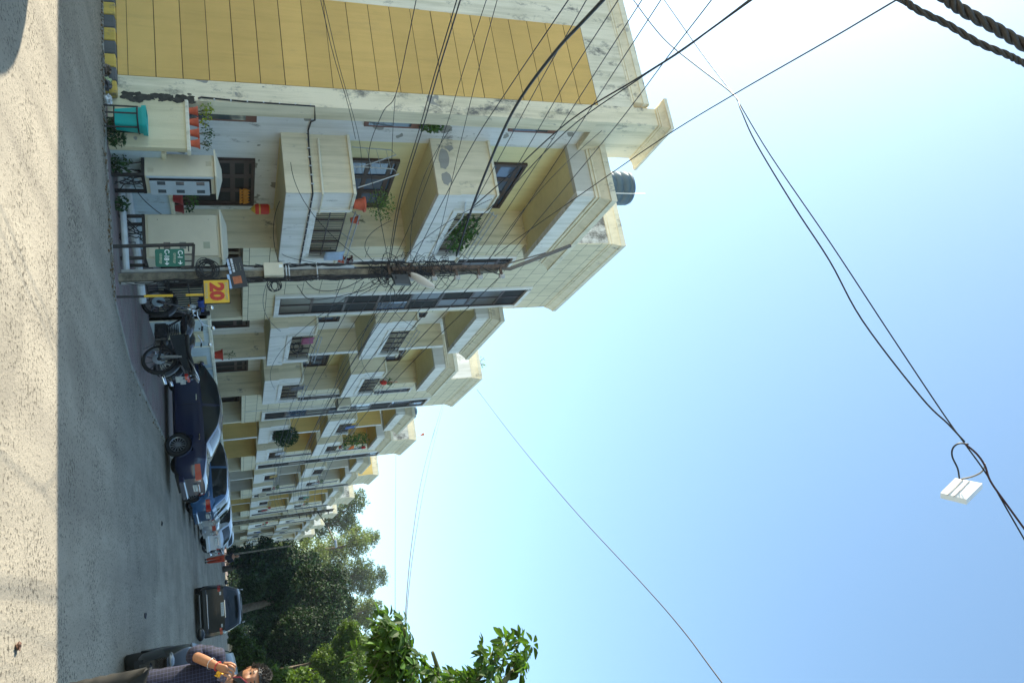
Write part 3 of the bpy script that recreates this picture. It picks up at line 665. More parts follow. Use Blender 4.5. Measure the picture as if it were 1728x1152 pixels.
for i in range(9):
    a = (-7.4+random.uniform(-.2,.2), 12.7+random.uniform(-.15,.15), .5); b = (-7.5+random.uniform(-.1,.5), 12.8+random.uniform(-.1,.3), .03)
    swag(mb, a, b, random.uniform(.0,.12), .010, 8, 5, .03)
for i in range(9):
    a = (-6.6+random.uniform(-.3,.3), 13.5, .42); b = (-6.7+random.uniform(-.3,.3), 13.3, .04); swag(mb, a, b, random.uniform(-.1,.1), .010, 8, 5, .04)
swag(mb, (-7.3,12.7,.3),(-6.95,13.4,.7),.1,.008); swag(mb,(-6.95,13.4,.7),(-6.9,13.4,1.5),.02,.007); swag(mb,(-6.9,13.36,.6),(-6.93,13.36,1.6),.0,.006)
tag(mb.build('cabinet_cables', CABLE), 'tangle of black cables under the meter cabinets', 'cable')

# ------------------------------------------------------------------ green lane sign
t = thing('lane_sign', (-5.7,12.5,0), 'green lane sign with white lettering on a black iron frame before the second meter cabinet', 'sign')
fr = MB(); fr.bar((-5.90,12.5,-.05),(-5.92,12.5,1.24),.045); fr.build('post', IRON, t)
fr = MB(); fr.bar((-5.92,12.5,1.235),(-5.48,12.5,1.20),.045); fr.bar((-5.5,12.5,1.2),(-5.5,12.5,1.02),.045)
for z in (1.15,.70): fr.bar((-5.91,12.505,z*1.0),(-5.8,12.505,z),.02)
fr.bar((-5.62,12.505,1.08),(-5.62,12.505,1.2),.018); fr.bar((-5.74,12.505,1.08),(-5.74,12.505,1.2),.018); fr.build('frame', IRON, t)
GREEN = mat('green_sign_paint', (.0,.115,.075), .45, .12, 6)
pl = MB(); u0, u1, z0, z1, c = -5.835, -5.515, .635, 1.085, .03
pts = []
for cx, cz, a0 in ((u1-c,z1-c,0),(u0+c,z1-c,90),(u0+c,z0+c,180),(u1-c,z0+c,270)):
    for i in range(4): a = R(a0+30*i); pts.append((cx+c*math.cos(a), cz+c*math.sin(a)))
pl.prism(pts, 'y', 12.492, 12.48); pan = pl.build('panel', GREEN, t)
X_, Z_ = (1,0,-.06), (.06,0,1)
for s_, sz, z, x in (('C-1  \u2192',.105,1.015,-5.675),('GF/FF/SF',.052,.925,-5.665),('C-18 \u2192',.105,.81,-5.67),('GF/FF/SF',.052,.715,-5.66)):
    if '\u2192' in s_:
        text(s_.split()[0], sz, (x-.055,12.478,z), X_, Z_, PW, pan, bold=.0015, sx=.95)
        a = MB(); ax_ = x+.085; a.box(ax_-.03,ax_+.03,12.476,12.479,z-.006,z+.006); a.add([(ax_+.045,12.477,z),(ax_+.015,12.477,z+.034),(ax_+.006,12.477,z+.026),(ax_+.028,12.477,z),(ax_+.006,12.477,z-.026),(ax_+.015,12.477,z-.034)], [(0,1,2,3),(0,3,4,5)])
        a.build('arrow', PW, pan)
    else: text(s_, sz, (x,12.478,z), X_, Z_, PG, pan, bold=.001)

# ------------------------------------------------------------------ utility pole with its fittings
px, py = -5.60, 13.15
pole = thing('utility_pole', (px,py,0), 'stained concrete utility pole carrying five insulators, a steel channel and many wires', 'utility pole')
mb = MB(); mb.frus(px-.07,px+.07,py-.07,py+.07,-.1,px-.055,px+.055,py-.055,py+.055,6.9)
mb.build('shaft', CONC, pole)
mb = MB(); mb.bbox(px-.038,px+.038,py-.17,py-.10,4.7,7.05,.008); mb.build('steel_channel', RUST, pole)
mb = MB()
for z in (4.62,4.82,5.05): mb.bbox(px-.13,px+.13,py-.13,py+.13,z,z+.05,.006)
mb.build('clamp', RUST, pole)
for i in range(5):
    z = 5.0+i*.47; arm = MB(); arm.bbox(px+.05,px+.20,py-.19,py-.14,z,z+.05,.006); a = arm.build('insulator_bracket', RUST, pole)
    ins = MB(); ins.lathe([(0,-.06),(.03,-.06),(.05,-.03),(.03,-.01),(.052,.02),(.04,.05),(.0,.06)], (px+.22,py-.16,z+.03), 12); ins.build('insulator', mat('porcelain', (.45,.43,.40), .25, .2), a, True)
mb = MB(); mb.tube([(px-.02,py-.05,6.8),(px+.02,py-.05,7.15),(-6.05,py-.12,8.60)], .04, 8); mb.bar((px-.05,py-.1,7.0),(px-.3,py-.1,8.0),.022); mb.build('top_arm', mat('weathered_pipe',(.16,.13,.10),.7), pole, True)
mb = MB(); mb.tube([(px-.115,py-.05,.06),(px-.11,py-.05,3.6),(px-.11,py-.05,4.0)], .033, 10); mb.build('grey_conduit', PVC, pole, True)
mb = MB(); mb.tube([(px-.13,py-.05,3.7),(px-.13,py-.05,5.9)], .025, 10); mb.build('cream_conduit', TRIM, pole, True)
mb = MB(); mb.tube([(px+.10,py-.03,.05),(px+.09,py-.03,4.6)], .022, 10); mb.build('earth_pipe', PVC, pole, True)
mb = MB()
for z in (2.75,2.80,3.3): mb.tube([(px-.2,py-.1,z),(px-.05,py-.15,z),(px+.18,py-.13,z)], .012, 5)
mb.build('strap', PVC, pole)
jb = thing('junction_box', (px-.05,py-.14,2.38), 'pale beige junction box strapped to the utility pole', 'junction box')
MB().bbox(px-.14,px+.12,py-.26,py-.135,2.36,2.70,.012).build('box', METERB, jb)
MB().bbox(px-.09,px-.03,py-.263,py-.258,2.62,2.68,.001).build('sticker', PW, jb)
cb_ = MB()
for k in range(60):      # leads clinging to the pole, tangled where they branch
    z0 = random.uniform(.1,4.2); z1 = min(z0+random.uniform(.6,2.5), 6.6); sx = random.choice((-.13,.13,.16,.1,.14)); n = 8
    pts = [(px+sx+random.uniform(-.03,.03), py-.13+random.uniform(-.03,.03), z0+(z1-z0)*i/n) for i in range(n+1)]
    cb_.tube(pts, random.choice((.006,.009,.012)), 5)
for k in range(85):      # knot at the clamps
    c = Vector((px+random.uniform(-.12,.2), py-.17+random.uniform(-.08,.06), random.uniform(4.35,5.85))); rr_ = random.uniform(.05,.20); a0 = random.uniform(0,6); pts = []
    ax1 = Vector((random.uniform(-1,1),random.uniform(-.4,.4),random.uniform(-1,1))).normalized(); ax2 = ax1.orthogonal()
    for i in range(8): a = a0+i*.6; pts.append(c+ax1*rr_*math.cos(a)*random.uniform(.7,1.3)+ax2*rr_*math.sin(a))
    cb_.tube(pts, random.choice((.004,.005,.007)), 4)
for i in range(5):
    z = 5.0+i*.47
    for q in range(3): swag(cb_, (px+.2,py-.18,z+.03), (px+random.uniform(-.05,.05),py-.2,z-random.uniform(.1,.45)), random.uniform(.03,.14), .006, 8, 4, .02)
cb_.build('leads', CABLE, pole)
def coil(c, r, n, label, tilt=0, flat=.85, m=None):
    mb = MB(); pts = []
    for i in range(n*18):
        a = 2*math.pi*i/18; q = r*(1+.22*math.sin(i*.37)+random.uniform(-.03,.03))
        pts.append((c[0]+q*math.cos(a)+.02*math.sin(i*.11), c[1]-.03+.035*math.sin(i*.23), c[2]+q*flat*math.sin(a)+.25*r*math.sin(i*.05)))
    mb.tube(pts, .007, 5, True); return tag(mb.build('cable_coil', m or CABLE), label, 'cable coil')
coil((px-.03,py-.24,1.42), .16, 13, 'thick coil of black cable hung low on the utility pole')
coil((px+.27,py-.15,2.52), .10, 6, 'small coil of black cable hung beside the beige junction box')
coil((-7.3,22.9,3.72), .16, 6, 'loop of black cable hung on the lowest balcony of the second house')
mb = MB(); cx_, cz_ = px+.32, 4.86; mb.add([(px+.13,py-.2,4.66),(px+.36,py-.28,4.70),(px+.38,py-.28,5.0),(px+.14,py-.2,4.98),(px+.13,py-.12,4.66),(px+.36,py-.2,4.70),(px+.38,py-.2,5.0),(px+.14,py-.12,4.98)], [(0,1,2,3),(7,6,5,4),(0,4,5,1),(1,5,6,2),(2,6,7,3),(3,7,4,0)])
tag(mb.build('distribution_box', BLACKP), 'small dark box fixed to the utility pole below the street lamp', 'box')
lt = thing('street_lamp', (px+.1,py-.15,5.1), 'white street lamp head on the utility pole, tilted over the road', 'street lamp')
MB().tube([(px+.08,py-.15,4.98),(px+.2,py-.3,5.05),(px+.32,py-.42,5.12)], .018, 8).build('bracket', STEEL, lt, True)
A, Bq = Vector((px+.25,py-.42,5.0)), Vector((px+.63,py-.72,5.33))
mb = MB(); ax = (Bq-A).normalized(); up_ = Vector((.9,-.60,.48)); up_ = (up_-ax*up_.dot(ax)).normalized(); sd_ = ax.cross(up_).normalized(); vs = []; N = 12; S = 12
for i in range(N+1):
    u = i/N; w_ = .115*math.sin(math.pi*min(1,u*.85+.12))**.6+.01; hh = .07*math.sin(math.pi*min(1,u*.9+.08))**.7+.008; c = A.lerp(Bq,u)
    for k in range(S+1): a = math.pi*k/S; vs.append(c+sd_*w_*math.cos(a)+up_*hh*math.sin(a))
mb.add(vs, [(i*(S+1)+k,i*(S+1)+k+1,(i+1)*(S+1)+k+1,(i+1)*(S+1)+k) for i in range(N) for k in range(S)]); mb.build('housing', mat('lamp_housing', (.82,.82,.80), .4, .08), lt, True)
mb = MB(); vs = []
for i in range(N+1):
    u = i/N; w_ = .106*math.sin(math.pi*min(1,u*.85+.12))**.6+.008; c = A.lerp(Bq,u)-up_*.004
    for k in range(5): vs.append(c+sd_*w_*(k/2-1)-up_*(.035*(1-(k/2-1)**2)*(1 if 3<i<11 else .2)))
mb.add(vs, [(i*5+k,(i+1)*5+k,(i+1)*5+k+1,i*5+k+1) for i in range(N) for k in range(4)]); mb.build('lens', mat('lamp_lens', (.22,.24,.17), .15, .1), lt, True)
# tilted black notice board fixed to the pole
NB = mat('notice_black', (.022,.026,.032), .5, .2)
t = thing('notice_board', (-5.6,12.95,1.8), 'tilted black notice board with small white lettering and a blue strip, fixed to the pole', 'notice board')
O = Vector((-5.865,12.92,1.97)); RV = Vector((.96,.0,-.0)); a_ = R(7); RV = Vector((math.cos(a_),0,math.sin(a_)*-1+.24)).normalized(); RV = Vector((.98,0,.14)).normalized(); UV = Vector((-.14,0,.98)).normalized()
def PN(u, v, d=0): return O+RV*u+UV*v+Vector((0,-1,0))*d
def quadbox(u0, u1, v0, v1, d0, d1, name, m, par):
    mb = MB(); mb.add([PN(u0,v0,d0),PN(u1,v0,d0),PN(u1,v1,d0),PN(u0,v1,d0),PN(u0,v0,d1),PN(u1,v0,d1),PN(u1,v1,d1),PN(u0,v1,d1)], [(3,2,1,0),(4,5,6,7),(0,1,5,4),(1,2,6,5),(2,3,7,6),(3,0,4,7)]); return mb.build(name, m, par)
board = quadbox(0,.58,-.24,.02,0,.012,'panel',NB,t)
for k, (v, us) in enumerate(((-.215, ((.01,.14),(.15,.22),(.235,.30))), (-.155, ((.01,.115),(.125,.16),(.17,.205),(.215,.275))))):
    for u0, u1 in us: quadbox(u0,u1,v-.018,v+.018,.0125,.014,'label_strip',mat('label_white',(.55,.58,.62),.5,.35,60) if k else mat('label_blue',(.42,.52,.68),.5,.35,60),board)
for v, n_, sz in ((-.10,16,.026),(-.03,13,.030)):
    text('\u2022 \u2013 \u2022 \u2013\u2013 \u2022 \u2013 \u2022\u2022' if False else '- - . - -- . - -', sz, PN(.19,v,.013), RV, UV, PG, board, bold=.001)
quadbox(.30,.57,-.285,-.245,0,.01,'blue_strip',mat('pale_blue',(.40,.55,.75),.5),t); quadbox(.36,.5,-.2,-.06,.0125,.014,'orange_patch',mat('orange_patch',(.45,.12,.04),.5,.3,20),board)
# yellow 20 sign
SY = mat('sign_yellow', (.72,.42,.02), .45, .12, 5)
t = thing('number_sign', (-5.15,12.8,0), 'yellow sign reading 20 in red on a thin yellow and black post', 'sign')
mb = MB(); mb.bar((-5.14,12.82,-.03),(-5.13,12.82,.42),.03); mb.bar((-5.13,12.82,.86),(-5.13,12.82,1.06),.03); mb.build('post', IRON, t)
mb = MB(); mb.bar((-5.135,12.82,.42),(-5.13,12.82,.86),.033); mb.bar((-5.13,12.82,1.06),(-5.125,12.82,1.36),.033); mb.build('post_band', SY, t)
mb = MB(); mb.bbox(-5.385,-4.935,12.78,12.80,1.34,1.765,.006); mb.build('frame', IRON, t)
pan = MB().bbox(-5.37,-4.95,12.772,12.782,1.352,1.75,.002).build('panel', SY, t)
XS, ZS_ = (1,0,-.02), (.02,0,1)
text('20', .30, (-5.16,12.769,1.545), XS, ZS_, PR, pan, bold=.016, sx=1.05)
text('SPEED LIMIT', .062, (-5.16,12.769,1.705), XS, ZS_, PG, pan); text('KM/HOUR', .062, (-5.17,12.769,1.385), XS, ZS_, PG, pan)

# ------------------------------------------------------------------ small things on the houses
t = thing('lantern', (-7.9,15.3,2.5), 'red and gold paper lantern hanging under the lowest balcony of the end house', 'lantern')
mb = MB(); mb.lathe([(.10,2.42),(.115,2.45),(.115,2.68),(.10,2.71)], (-8.1,15.35,0), 20); mb.build('shade', mat('red_paper', (.55,.03,.015), .6, .15), t, True, 40)
mb = MB(); mb.lathe([(.103,2.71),(.09,2.73),(0,2.73)], (-8.1,15.35,0), 20); mb.lathe([(0,2.34),(.03,2.34),(.10,2.415),(.103,2.42)], (-8.1,15.35,0), 20); mb.lathe([(.118,2.5),(.118,2.53)], (-8.1,15.35,0), 20); mb.tube([(-8.1,15.35,2.73),(-8.1,15.35,2.93)], .003, 4); mb.build('gold_trim', mat('gold_trim', (.6,.38,.05), .4, .2), t, True, 40)
t = thing('door_garland', (-8.65,15.8,2.3), 'row of small orange hanging lamps in the ground floor doorway of the end house', 'garland')
mb = MB()
for i in range(5): y = 15.55+.13*i; mb.lathe([(0,2.36),(.035,2.30),(.05,2.22),(.02,2.20),(.045,2.14),(0,2.13)], (-8.66,y,0), 8)
mb.build('tassels', mat('marigold', (.65,.25,.02), .6, .2, 20), t)
def pennant(x, y, z, s, label, c=(.75,.16,.02)):
    t = thing('pennant', (x,y,z), label, 'flag', 'orange pennants')
    MB().tube([(x,y,z-.3*s),(x,y,z+1.0*s)], .012, 6).build('staff', PVC, t)
    mb = MB(); n = 8; vs = []
    for i in range(n+1):
        u = i/n; h = .34*s*(1-u); vs += [(x+.03*math.sin(u*7), y-u*.7*s, z+.9*s-h*.2-u*.12*s), (x+.04*math.sin(u*6+1), y-u*.7*s, z+.9*s-h-u*.1*s-.02)]
    mb.add(vs, [(2*i,2*i+2,2*i+3,2*i+1) for i in range(n)]); o = mb.build('cloth', mat('orange_cloth', c, .85, .2, 10), t, True); q = o.modifiers.new('s','SOLIDIFY'); q.thickness = .006
pennant(-7.2, 41.9, 6.9, 1.4, 'orange triangular pennant on the top balcony of the third house')
pennant(-8.3, 46.2, 12.3, 1.1, 'small orange pennant on the roof of the third house')
mb = MB(); vs = []
for i in range(9):
    for j in range(5): vs.append((-7.33+.03*math.sin(i*1.9)+(.02 if j else 0), 22.1+i*.07, 4.20-j*.09+.02*math.sin(i)))
mb.add(vs, [(i*5+j,i*5+j+1,(i+1)*5+j+1,(i+1)*5+j) for i in range(8) for j in range(4)]); o = mb.build('cloth', mat('pink_cloth', (.40,.12,.20), .9, .3, 9), None, True); tag(o, 'pink cloth drying over the lowest balcony rail of the second house', 'cloth'); o.modifiers.new('s','SOLIDIFY').thickness = .008
mb = MB(); vs = []
for i in range(9):
    for j in range(5): vs.append((-7.30+.02*math.sin(i*1.9)+(.02 if j else 0), 15.85+i*.055, 4.33-j*.11+.012*math.sin(i)))
mb.add(vs, [(i*5+j,i*5+j+1,(i+1)*5+j+1,(i+1)*5+j) for i in range(8) for j in range(4)]); o = mb.build('cloth', mat('pale_blue_cloth', (.42,.52,.66), .9, .15, 9), None, True); tag(o, 'pale blue cloth drying over the lowest balcony rail of the end house', 'cloth'); o.modifiers.new('s','SOLIDIFY').thickness = .008
for lb, (x,y,z), c in (('red bundle hanging on the lowest balcony of the seventh house', (-7.25,79.5,4.6), (.5,.03,.02)), ('red cloth bundle on the lowest balcony rail of the sixth house', (-7.25,66.5,4.4), (.5,.05,.05)), ('red hanging pot on the middle balcony of the second house', (-7.25,28.0,7.35), (.6,.04,.02)), ('round red hanging ball in the top balcony of the third house', (-7.3,42.4,8.7), (.55,.03,.03))):
    mb = MB(); mb.ell((x,y,z), (.09,.10,.13), 12, 8, .12); mb.tube([(x,y,z+.15),(x,y,z+.55)], .008, 4)
    tag(mb.build('hanging_bundle', mat('red_bundle', c, .7, .3, 10)), lb, 'bundle')
rk = thing('drying_rack', (-7.35,13.6,4.3), 'folding wire drying rack on the lowest balcony rail of the end house', 'drying rack')
mb = MB()
for dx in (0,.45):
    mb.tube([(-8.5+dx,13.4,4.3),(-8.45+dx,13.38,5.1),(-8.35+dx,13.4,5.2),(-8.2+dx,13.5,4.7),(-8.1+dx,13.55,4.35)], .012, 5)
for z in (4.6,4.8,5.0): mb.tube([(-8.47,13.4,z),(-8.0,13.4,z+.05)], .006, 4)
mb.build('wire_frame', STEEL, rk)

# ------------------------------------------------------------------ cars
def paint(name, col, coat=1.0):
    M = mat(name, col, .28, .05, 2, metal=.25, spec=.5, coat=coat); return M
CGLASS = glass('car_glass', (.018,.024,.026), .03); CGLASS.node_tree.nodes['Principled BSDF'].inputs['Specular IOR Level'].default_value = .5
REDL = mat('tail_lamp', (.45,.01,.008), .12, .1, coat=1); CLEARL = mat('lamp_clear', (.6,.62,.62), .08, .1, coat=1, spec=.9); HLAMP = mat('headlamp_glass', (.10,.11,.12), .08, .1, coat=1, spec=.9); UNDER = mat('underbody', (.012,.012,.012), .8)
TYPES = {   # x from the tail (0) to the nose (L): top line, window line, half width, underside
 'sedan': dict(L=4.45, W=.87, wr=.31, wx=(.95,3.52), win=[(.95,.98,2.05,2.02),(2.12,2.10,3.15,3.42)],
    top=[(0,.88),(.05,.96),(.5,1.02),(.85,1.06),(1.45,1.38),(1.9,1.47),(2.4,1.47),(2.8,1.40),(3.45,1.02),(4.0,.90),(4.3,.76),(4.45,.60)],
    belt=[(0,.84),(.5,.97),(1.5,.97),(3.3,.90),(4.0,.84),(4.3,.71),(4.45,.55)], cab=(.95,3.42), rear=(.98,1.42), front=(2.86,3.40)),
 'hatch': dict(L=3.85, W=.84, wr=.30, wx=(.62,3.02), win=[(.38,.42,1.45,1.42),(1.52,1.50,2.55,2.75)],
    top=[(0,.90),(.04,.98),(.10,1.06),(.42,1.42),(.7,1.49),(1.4,1.52),(2.0,1.49),(2.3,1.42),(2.9,1.04),(3.4,.92),(3.7,.76),(3.85,.60)],
    belt=[(0,.86),(.1,.96),(1.3,.95),(2.7,.90),(3.4,.86),(3.7,.71),(3.85,.55)], cab=(.12,2.85), rear=(.12,.40), front=(2.33,2.84)),
 'suv': dict(L=4.3, W=.94, wr=.35, wx=(.75,3.45), win=[(.30,.35,1.0,.98),(1.06,1.05,1.95,1.93),(2.02,2.0,2.85,3.05)],
    top=[(0,1.02),(.04,1.10),(.10,1.16),(.34,1.58),(.6,1.66),(1.5,1.70),(2.2,1.68),(2.6,1.60),(3.2,1.16),(3.8,1.06),(4.15,.92),(4.3,.7)],
    belt=[(0,.98),(.1,1.05),(1.3,1.05),(3.0,1.02),(3.8,1.0),(4.15,.86),(4.3,.66)], cab=(.10,3.1), rear=(.11,.33), front=(2.64,3.14)),
}
def car(kind, loc, rz, col, label, name='parked_car', group='cars parked nose in to the houses', rails=False, plate=True, detail=True):
    T = TYPES[kind]; L, W, wr = T['L'], T['W'], T['wr']
    t = thing(name, loc, label, 'car', group, rz)
    def B(mb, nm, m, par=None, **k):
        o = mb.build(nm, m, None, **k); o.parent = par or t; return o
    ipt = lambda key, x: float(np.interp(x, [p[0] for p in T[key]], [p[1] for p in T[key]]))
    def sm(key, x): return sum(ipt(key, min(L,max(0,x+d)))*w for d, w in ((-.08,.25),(0,.5),(.08,.25)))
    NS = 110; xs = [L*i/NS for i in range(NS+1)]
    def halfw(x):
        e = min(x, L-x); return W*(1-.16*max(0,1-e/.55)**2.4)
    zb = .22; rows = []
    for x in xs:
        w_ = halfw(x); tp = sm('top', x); bl = min(sm('belt', x), tp-.015); cab = max(0, tp-bl-.10)
        zbx = zb+.10*max(0,1-min(x,L-x)/.35)
        wtop = w_*(1-.30*min(1,cab/.42)) if cab > 0 else w_*.90
        ring = [(0,zbx),(.6*w_,zbx),(.9*w_,zbx),(.965*w_,zbx+.05),(.985*w_,zbx+.16),(w_,zbx+.30),(.998*w_,(zbx+bl)/2+.08),(.985*w_,bl-.10),(.965*w_,bl-.03),(.94*w_,bl)]
        for k in range(1,6):
            u = k/5; ring.append(((.93*w_)*(1-u)+wtop*u+.02*math.sin(math.pi*u), bl+(tp-.07-bl)*u if cab > 0 else bl+(tp-bl)*.5*u))
        y5, z5 = ring[-1]
        for k in range(1,8):
            u = k/7; a = u*math.pi/2; ring.append((y5*(1-u)**1*1.0+0 if True else 0, z5+(tp-z5)*math.sin(a)**.75))
        rows.append(ring)
    nr = len(rows[0]); V = []; 
    for i, x in enumerate(xs):
        for y, z in rows[i]: V.append((x, y, z))
    for i, x in enumerate(xs):
        for y, z in rows[i]: V.append((x, -y, z))
    off = len(xs)*nr; body = []; glassf = {}
    def inwin(x, z, i):
        bl = min(sm('belt',x), sm('top',x)); tp = sm('top',x)
        u = (z-bl)/max(.05,(tp-.07-bl))
        for k, (a0, a1, b1, b0) in enumerate(T['win']):   # lower-rear, upper-rear, upper-front, lower-front
            xa = a0+(max(a1,a0+.14)-a0)*u if k == 0 else a0
            xb = b0+(b1-b0)*u
            if xa <= x <= xb and .07 < u < .96: return k
        return None
    for side in (0,1):
        for i in range(NS):
            for j in range(nr-1):
                a, b, c, d = i*nr+j+side*off, (i+1)*nr+j+side*off, (i+1)*nr+j+1+side*off, i*nr+j+1+side*off
                f = (a,b,c,d) if side else (d,c,b,a)
                cx = (V[a][0]+V[b][0]+V[c][0]+V[d][0])/4; cz = (V[a][2]+V[b][2]+V[c][2]+V[d][2])/4
                if 2 <= j <= 7 and any((cx-wx)**2+(cz-wr)**2 < (wr+.045)**2 for wx in T['wx']): continue
                key = None
                if 9 <= j <= 13:
                    k = inwin(cx, cz, i)
                    if k is not None: key = ('side_window', side, k)
                elif j >= 14:
                    if T['rear'][0] <= cx <= T['rear'][1] and j >= 15: key = ('rear_window', 0, 0)
                    elif T['front'][0] <= cx <= T['front'][1] and j >= 15: key = ('windscreen', 0, 0)
                (glassf.setdefault(key, []) if key else body).append(f)
    for e, i in ((0,0),(1,NS)):                            # tail and nose skins
        idx = [i*nr+j for j in range(nr)]+[off+i*nr+j for j in range(nr-1,-1,-1)]
        body.append(tuple(idx) if e == 0 else tuple(reversed(idx)))
    mb = MB(); mb.add(V, body); bo = B(mb, 'body', col, smooth=True, auto=38)
    for key, fs in glassf.items():
        used = sorted({v for f in fs for v in f}); mp = {v: q for q, v in enumerate(used)}
        mb = MB(); mb.add([V[v] for v in used], [tuple(mp[v] for v in f) for f in fs]); B(mb, key[0], CGLASS, bo, smooth=True)
    mb = MB(); mb.box(.12,L-.12,-W*.86,W*.86,.2,.62); B(mb, 'underbody', UNDER)
    for wx in T['wx']:
        for sy in (-1,1):
            wroot = MB(); wy = sy*(W-.11)
            prof = [(wr*.66,-.10),(wr*.93,-.105),(wr,-.08),(wr*1.0,.08),(wr*.93,.105),(wr*.66,.10)]
            wroot.lathe(prof, (wx,wy,wr), 32, 'y', False); w0 = B(wroot, 'wheel', RUBBER, smooth=True, auto=40)
            rm = MB(); yo = wy+sy*.085
            rm.lathe([(wr*.60,-.012),(wr*.67,.012),(wr*.67,-.03)], (wx,yo,wr), 32, 'y', False)
            ns = 14
            for k in range(ns):
                a = 2*math.pi*k/ns; c_, s_ = math.cos(a), math.sin(a)
                rm.bar((wx+.05*c_, yo+sy*.004, wr+.05*s_), (wx+wr*.63*c_, yo+sy*.0, wr+wr*.63*s_), .02, .018)
            rm.lathe([(0,.02),(.05,.016),(.065,-.01)] if sy > 0 else [(.065,.01),(.05,-.016),(0,-.02)], (wx,yo,wr), 16, 'y')
            B(rm, 'rim', mat('alloy', (.42,.43,.45), .3, .1, metal=.8) if 'alloy' not in bpy.data.materials else bpy.data.materials['alloy'], w0, smooth=False)
            B(MB().lathe([(0,0),(wr*.64,0)], (wx,yo-sy*.03,wr), 24, 'y'), 'brake_disc', UNDER, w0)
        for sy in (-1,1):                                  # arch lip
            ar = []; Wl = halfw(wx)
            for k in range(15): a = R(-8+196*k/14); ar.append((wx+(wr+.05)*math.cos(a), sy*(Wl*.992), wr+(wr+.05)*math.sin(a)))
            B(MB().tube(ar, .018, 6), 'wheel_arch', col, bo, smooth=True)
    # lamps
    tl = T['top'][1][1]
    for sy in (-1,1):
        mb = MB(); vs = []; n = 7                                     # wraps round the tail corner
        for k in range(n+1):
            u = k/n; yy = sy*(W*.70+(W*.99-W*.70)*min(1,u*1.5)) if u < .67 else sy*W*.995; xx = -.03+.04*u if u < .67 else (u-.67)/.33*.34
            hw = halfw(max(0,xx)); yy = sy*min(abs(yy), hw*1.0+.008)
            h = .16-.06*abs(u-.6)
            if kind == 'suv': h *= .7
            vs += [(xx, yy, tl-.26), (xx, yy, tl-.26+h)]
        mb.add(vs, [((2*k,2*k+2,2*k+3,2*k+1) if sy < 0 else (2*k+1,2*k+3,2*k+2,2*k)) for k in range(n)]); B(mb, 'tail_light', REDL, smooth=True)
        B(MB().bbox(-.034,-.02, min(sy*W*.56,sy*W*.69), max(sy*W*.56,sy*W*.69), tl-.20, tl-.14, .004), 'reversing_light', CLEARL)
        hx = L-.20; hz = sm('belt', L-.25)-.10
        B(MB().ell((hx-.05, sy*halfw(hx)*.80, hz), (.21,.14,.06), 14, 8), 'headlight', HLAMP, smooth=True)
        # mirror
        mx = T['win'][-1][3]-.18; mz = ipt('belt', mx)+.10
        B(MB().ell((mx, sy*(W+.10), mz), (.05,.10,.06), 12, 8), 'mirror', col, smooth=True)
    for k, wv in enumerate(T['win'][-2:]):
        xh = wv[0]+.16
        for sy in (-1,1): B(MB().bbox(xh-.09,xh+.09,sy*W*.985-.012,sy*W*.985+.022,ipt('belt',xh)-.14,ipt('belt',xh)-.11,.008), 'door_handle', CHROME, bo)
        sx_ = wv[0]-.03
    for x0 in [w_[0]-.035 for w_ in T['win'][-2:]]+[T['win'][-1][3]+.05]:       # shut lines
        for sy in (-1,1):
            pts = [(x0+(.12 if x0 < T['wx'][0]+wr+.1 else 0)*(1-k/6), sy*(W*(.985+.018*math.sin(math.pi*k/6))), .32+(ipt('belt',x0)-.36)*k/6) for k in range(7)]
            B(MB().tube(pts, .004, 4), 'door_seam', UNDER, bo)
    B(MB().bbox(-.09,.12,-W*.86,W*.86,.30,.44,.03), 'rear_bumper', col if kind != 'suv' else BLACKP)
    B(MB().bbox(L-.10,L+.05,-W*.80,W*.80,.28,.44,.03), 'front_bumper', col)
    B(MB().bbox(L-.04,L+.03,-W*.45,W*.45,.47,.58,.01), 'grille', BLACKP)
    if plate:
        zz = .66 if kind == 'sedan' else (.74 if kind == 'hatch' else .98)
        pl_ = B(MB().bbox(-.05,-.012,-.25,.25,zz-.055,zz+.055,.003), 'number_plate', mat('plate_white', (.65,.66,.64), .4, .05) if 'plate_white' not in bpy.data.materials else bpy.data.materials['plate_white'])
        q = text('- - - - - -', .11, (-.052,0,zz), (0,-1,0), (0,0,1), BLACKP, None, bold=.003); q.parent = pl_
        B(MB().bbox(-.055,-.02,-.32,.32,zz+.075,zz+.105,.006), 'chrome_strip', CHROME)
    if rails:
        for sy in (-1,1): B(MB().tube([(.7,sy*W*.66,1.66),(.8,sy*W*.66,1.73),(2.2,sy*W*.66,1.75),(2.35,sy*W*.66,1.68)], .015, 6), 'roof_rail', STEEL)
        B(MB().bbox(.16,.34,-.45,.45,1.62,1.65,.01), 'spoiler', col)
        B(MB().bbox(-.13,-.08,-.62,.62,.44,.465,.006), 'chrome_strip', CHROME); B(MB().tube([(.22,0,1.3),(.12,.05,1.22),(.05,.42,1.2)], .008, 5), 'wiper', BLACKP)
    return t
A0 = R(180-10)
def nose_in(kind, rx, ry, ang, col, label, **k):        # rx, ry: centre of the tail; ang: heading of the nose
    return car(kind, (rx,ry,.012), ang, col, label, **k)
nose_in('sedan', -3.22, 22.05, R(170), paint('navy_paint', (.005,.012,.055)), 'dark blue sedan parked nose in behind the motorcycle, nearest of the parked cars')
nose_in('hatch', -3.1, 28.3, R(172), paint('blue_paint', (.02,.10,.24)), 'mid blue hatchback parked just beyond the dark blue sedan')
nose_in('hatch', -3.2, 31.9, R(176), paint('white_paint', (.55,.58,.60)), 'white hatchback with red tail lamps parked next beyond the mid blue hatchback')
nose_in('sedan', -3.1, 35.2, R(176), paint('silver_paint', (.42,.45,.48)), 'silver sedan parked fourth from the pole in the row of cars')
nose_in('hatch', -3.0, 38.6, R(150), paint('pale_silver_paint', (.52,.56,.62)), 'pale silver hatchback parked askew, with its side toward the road')
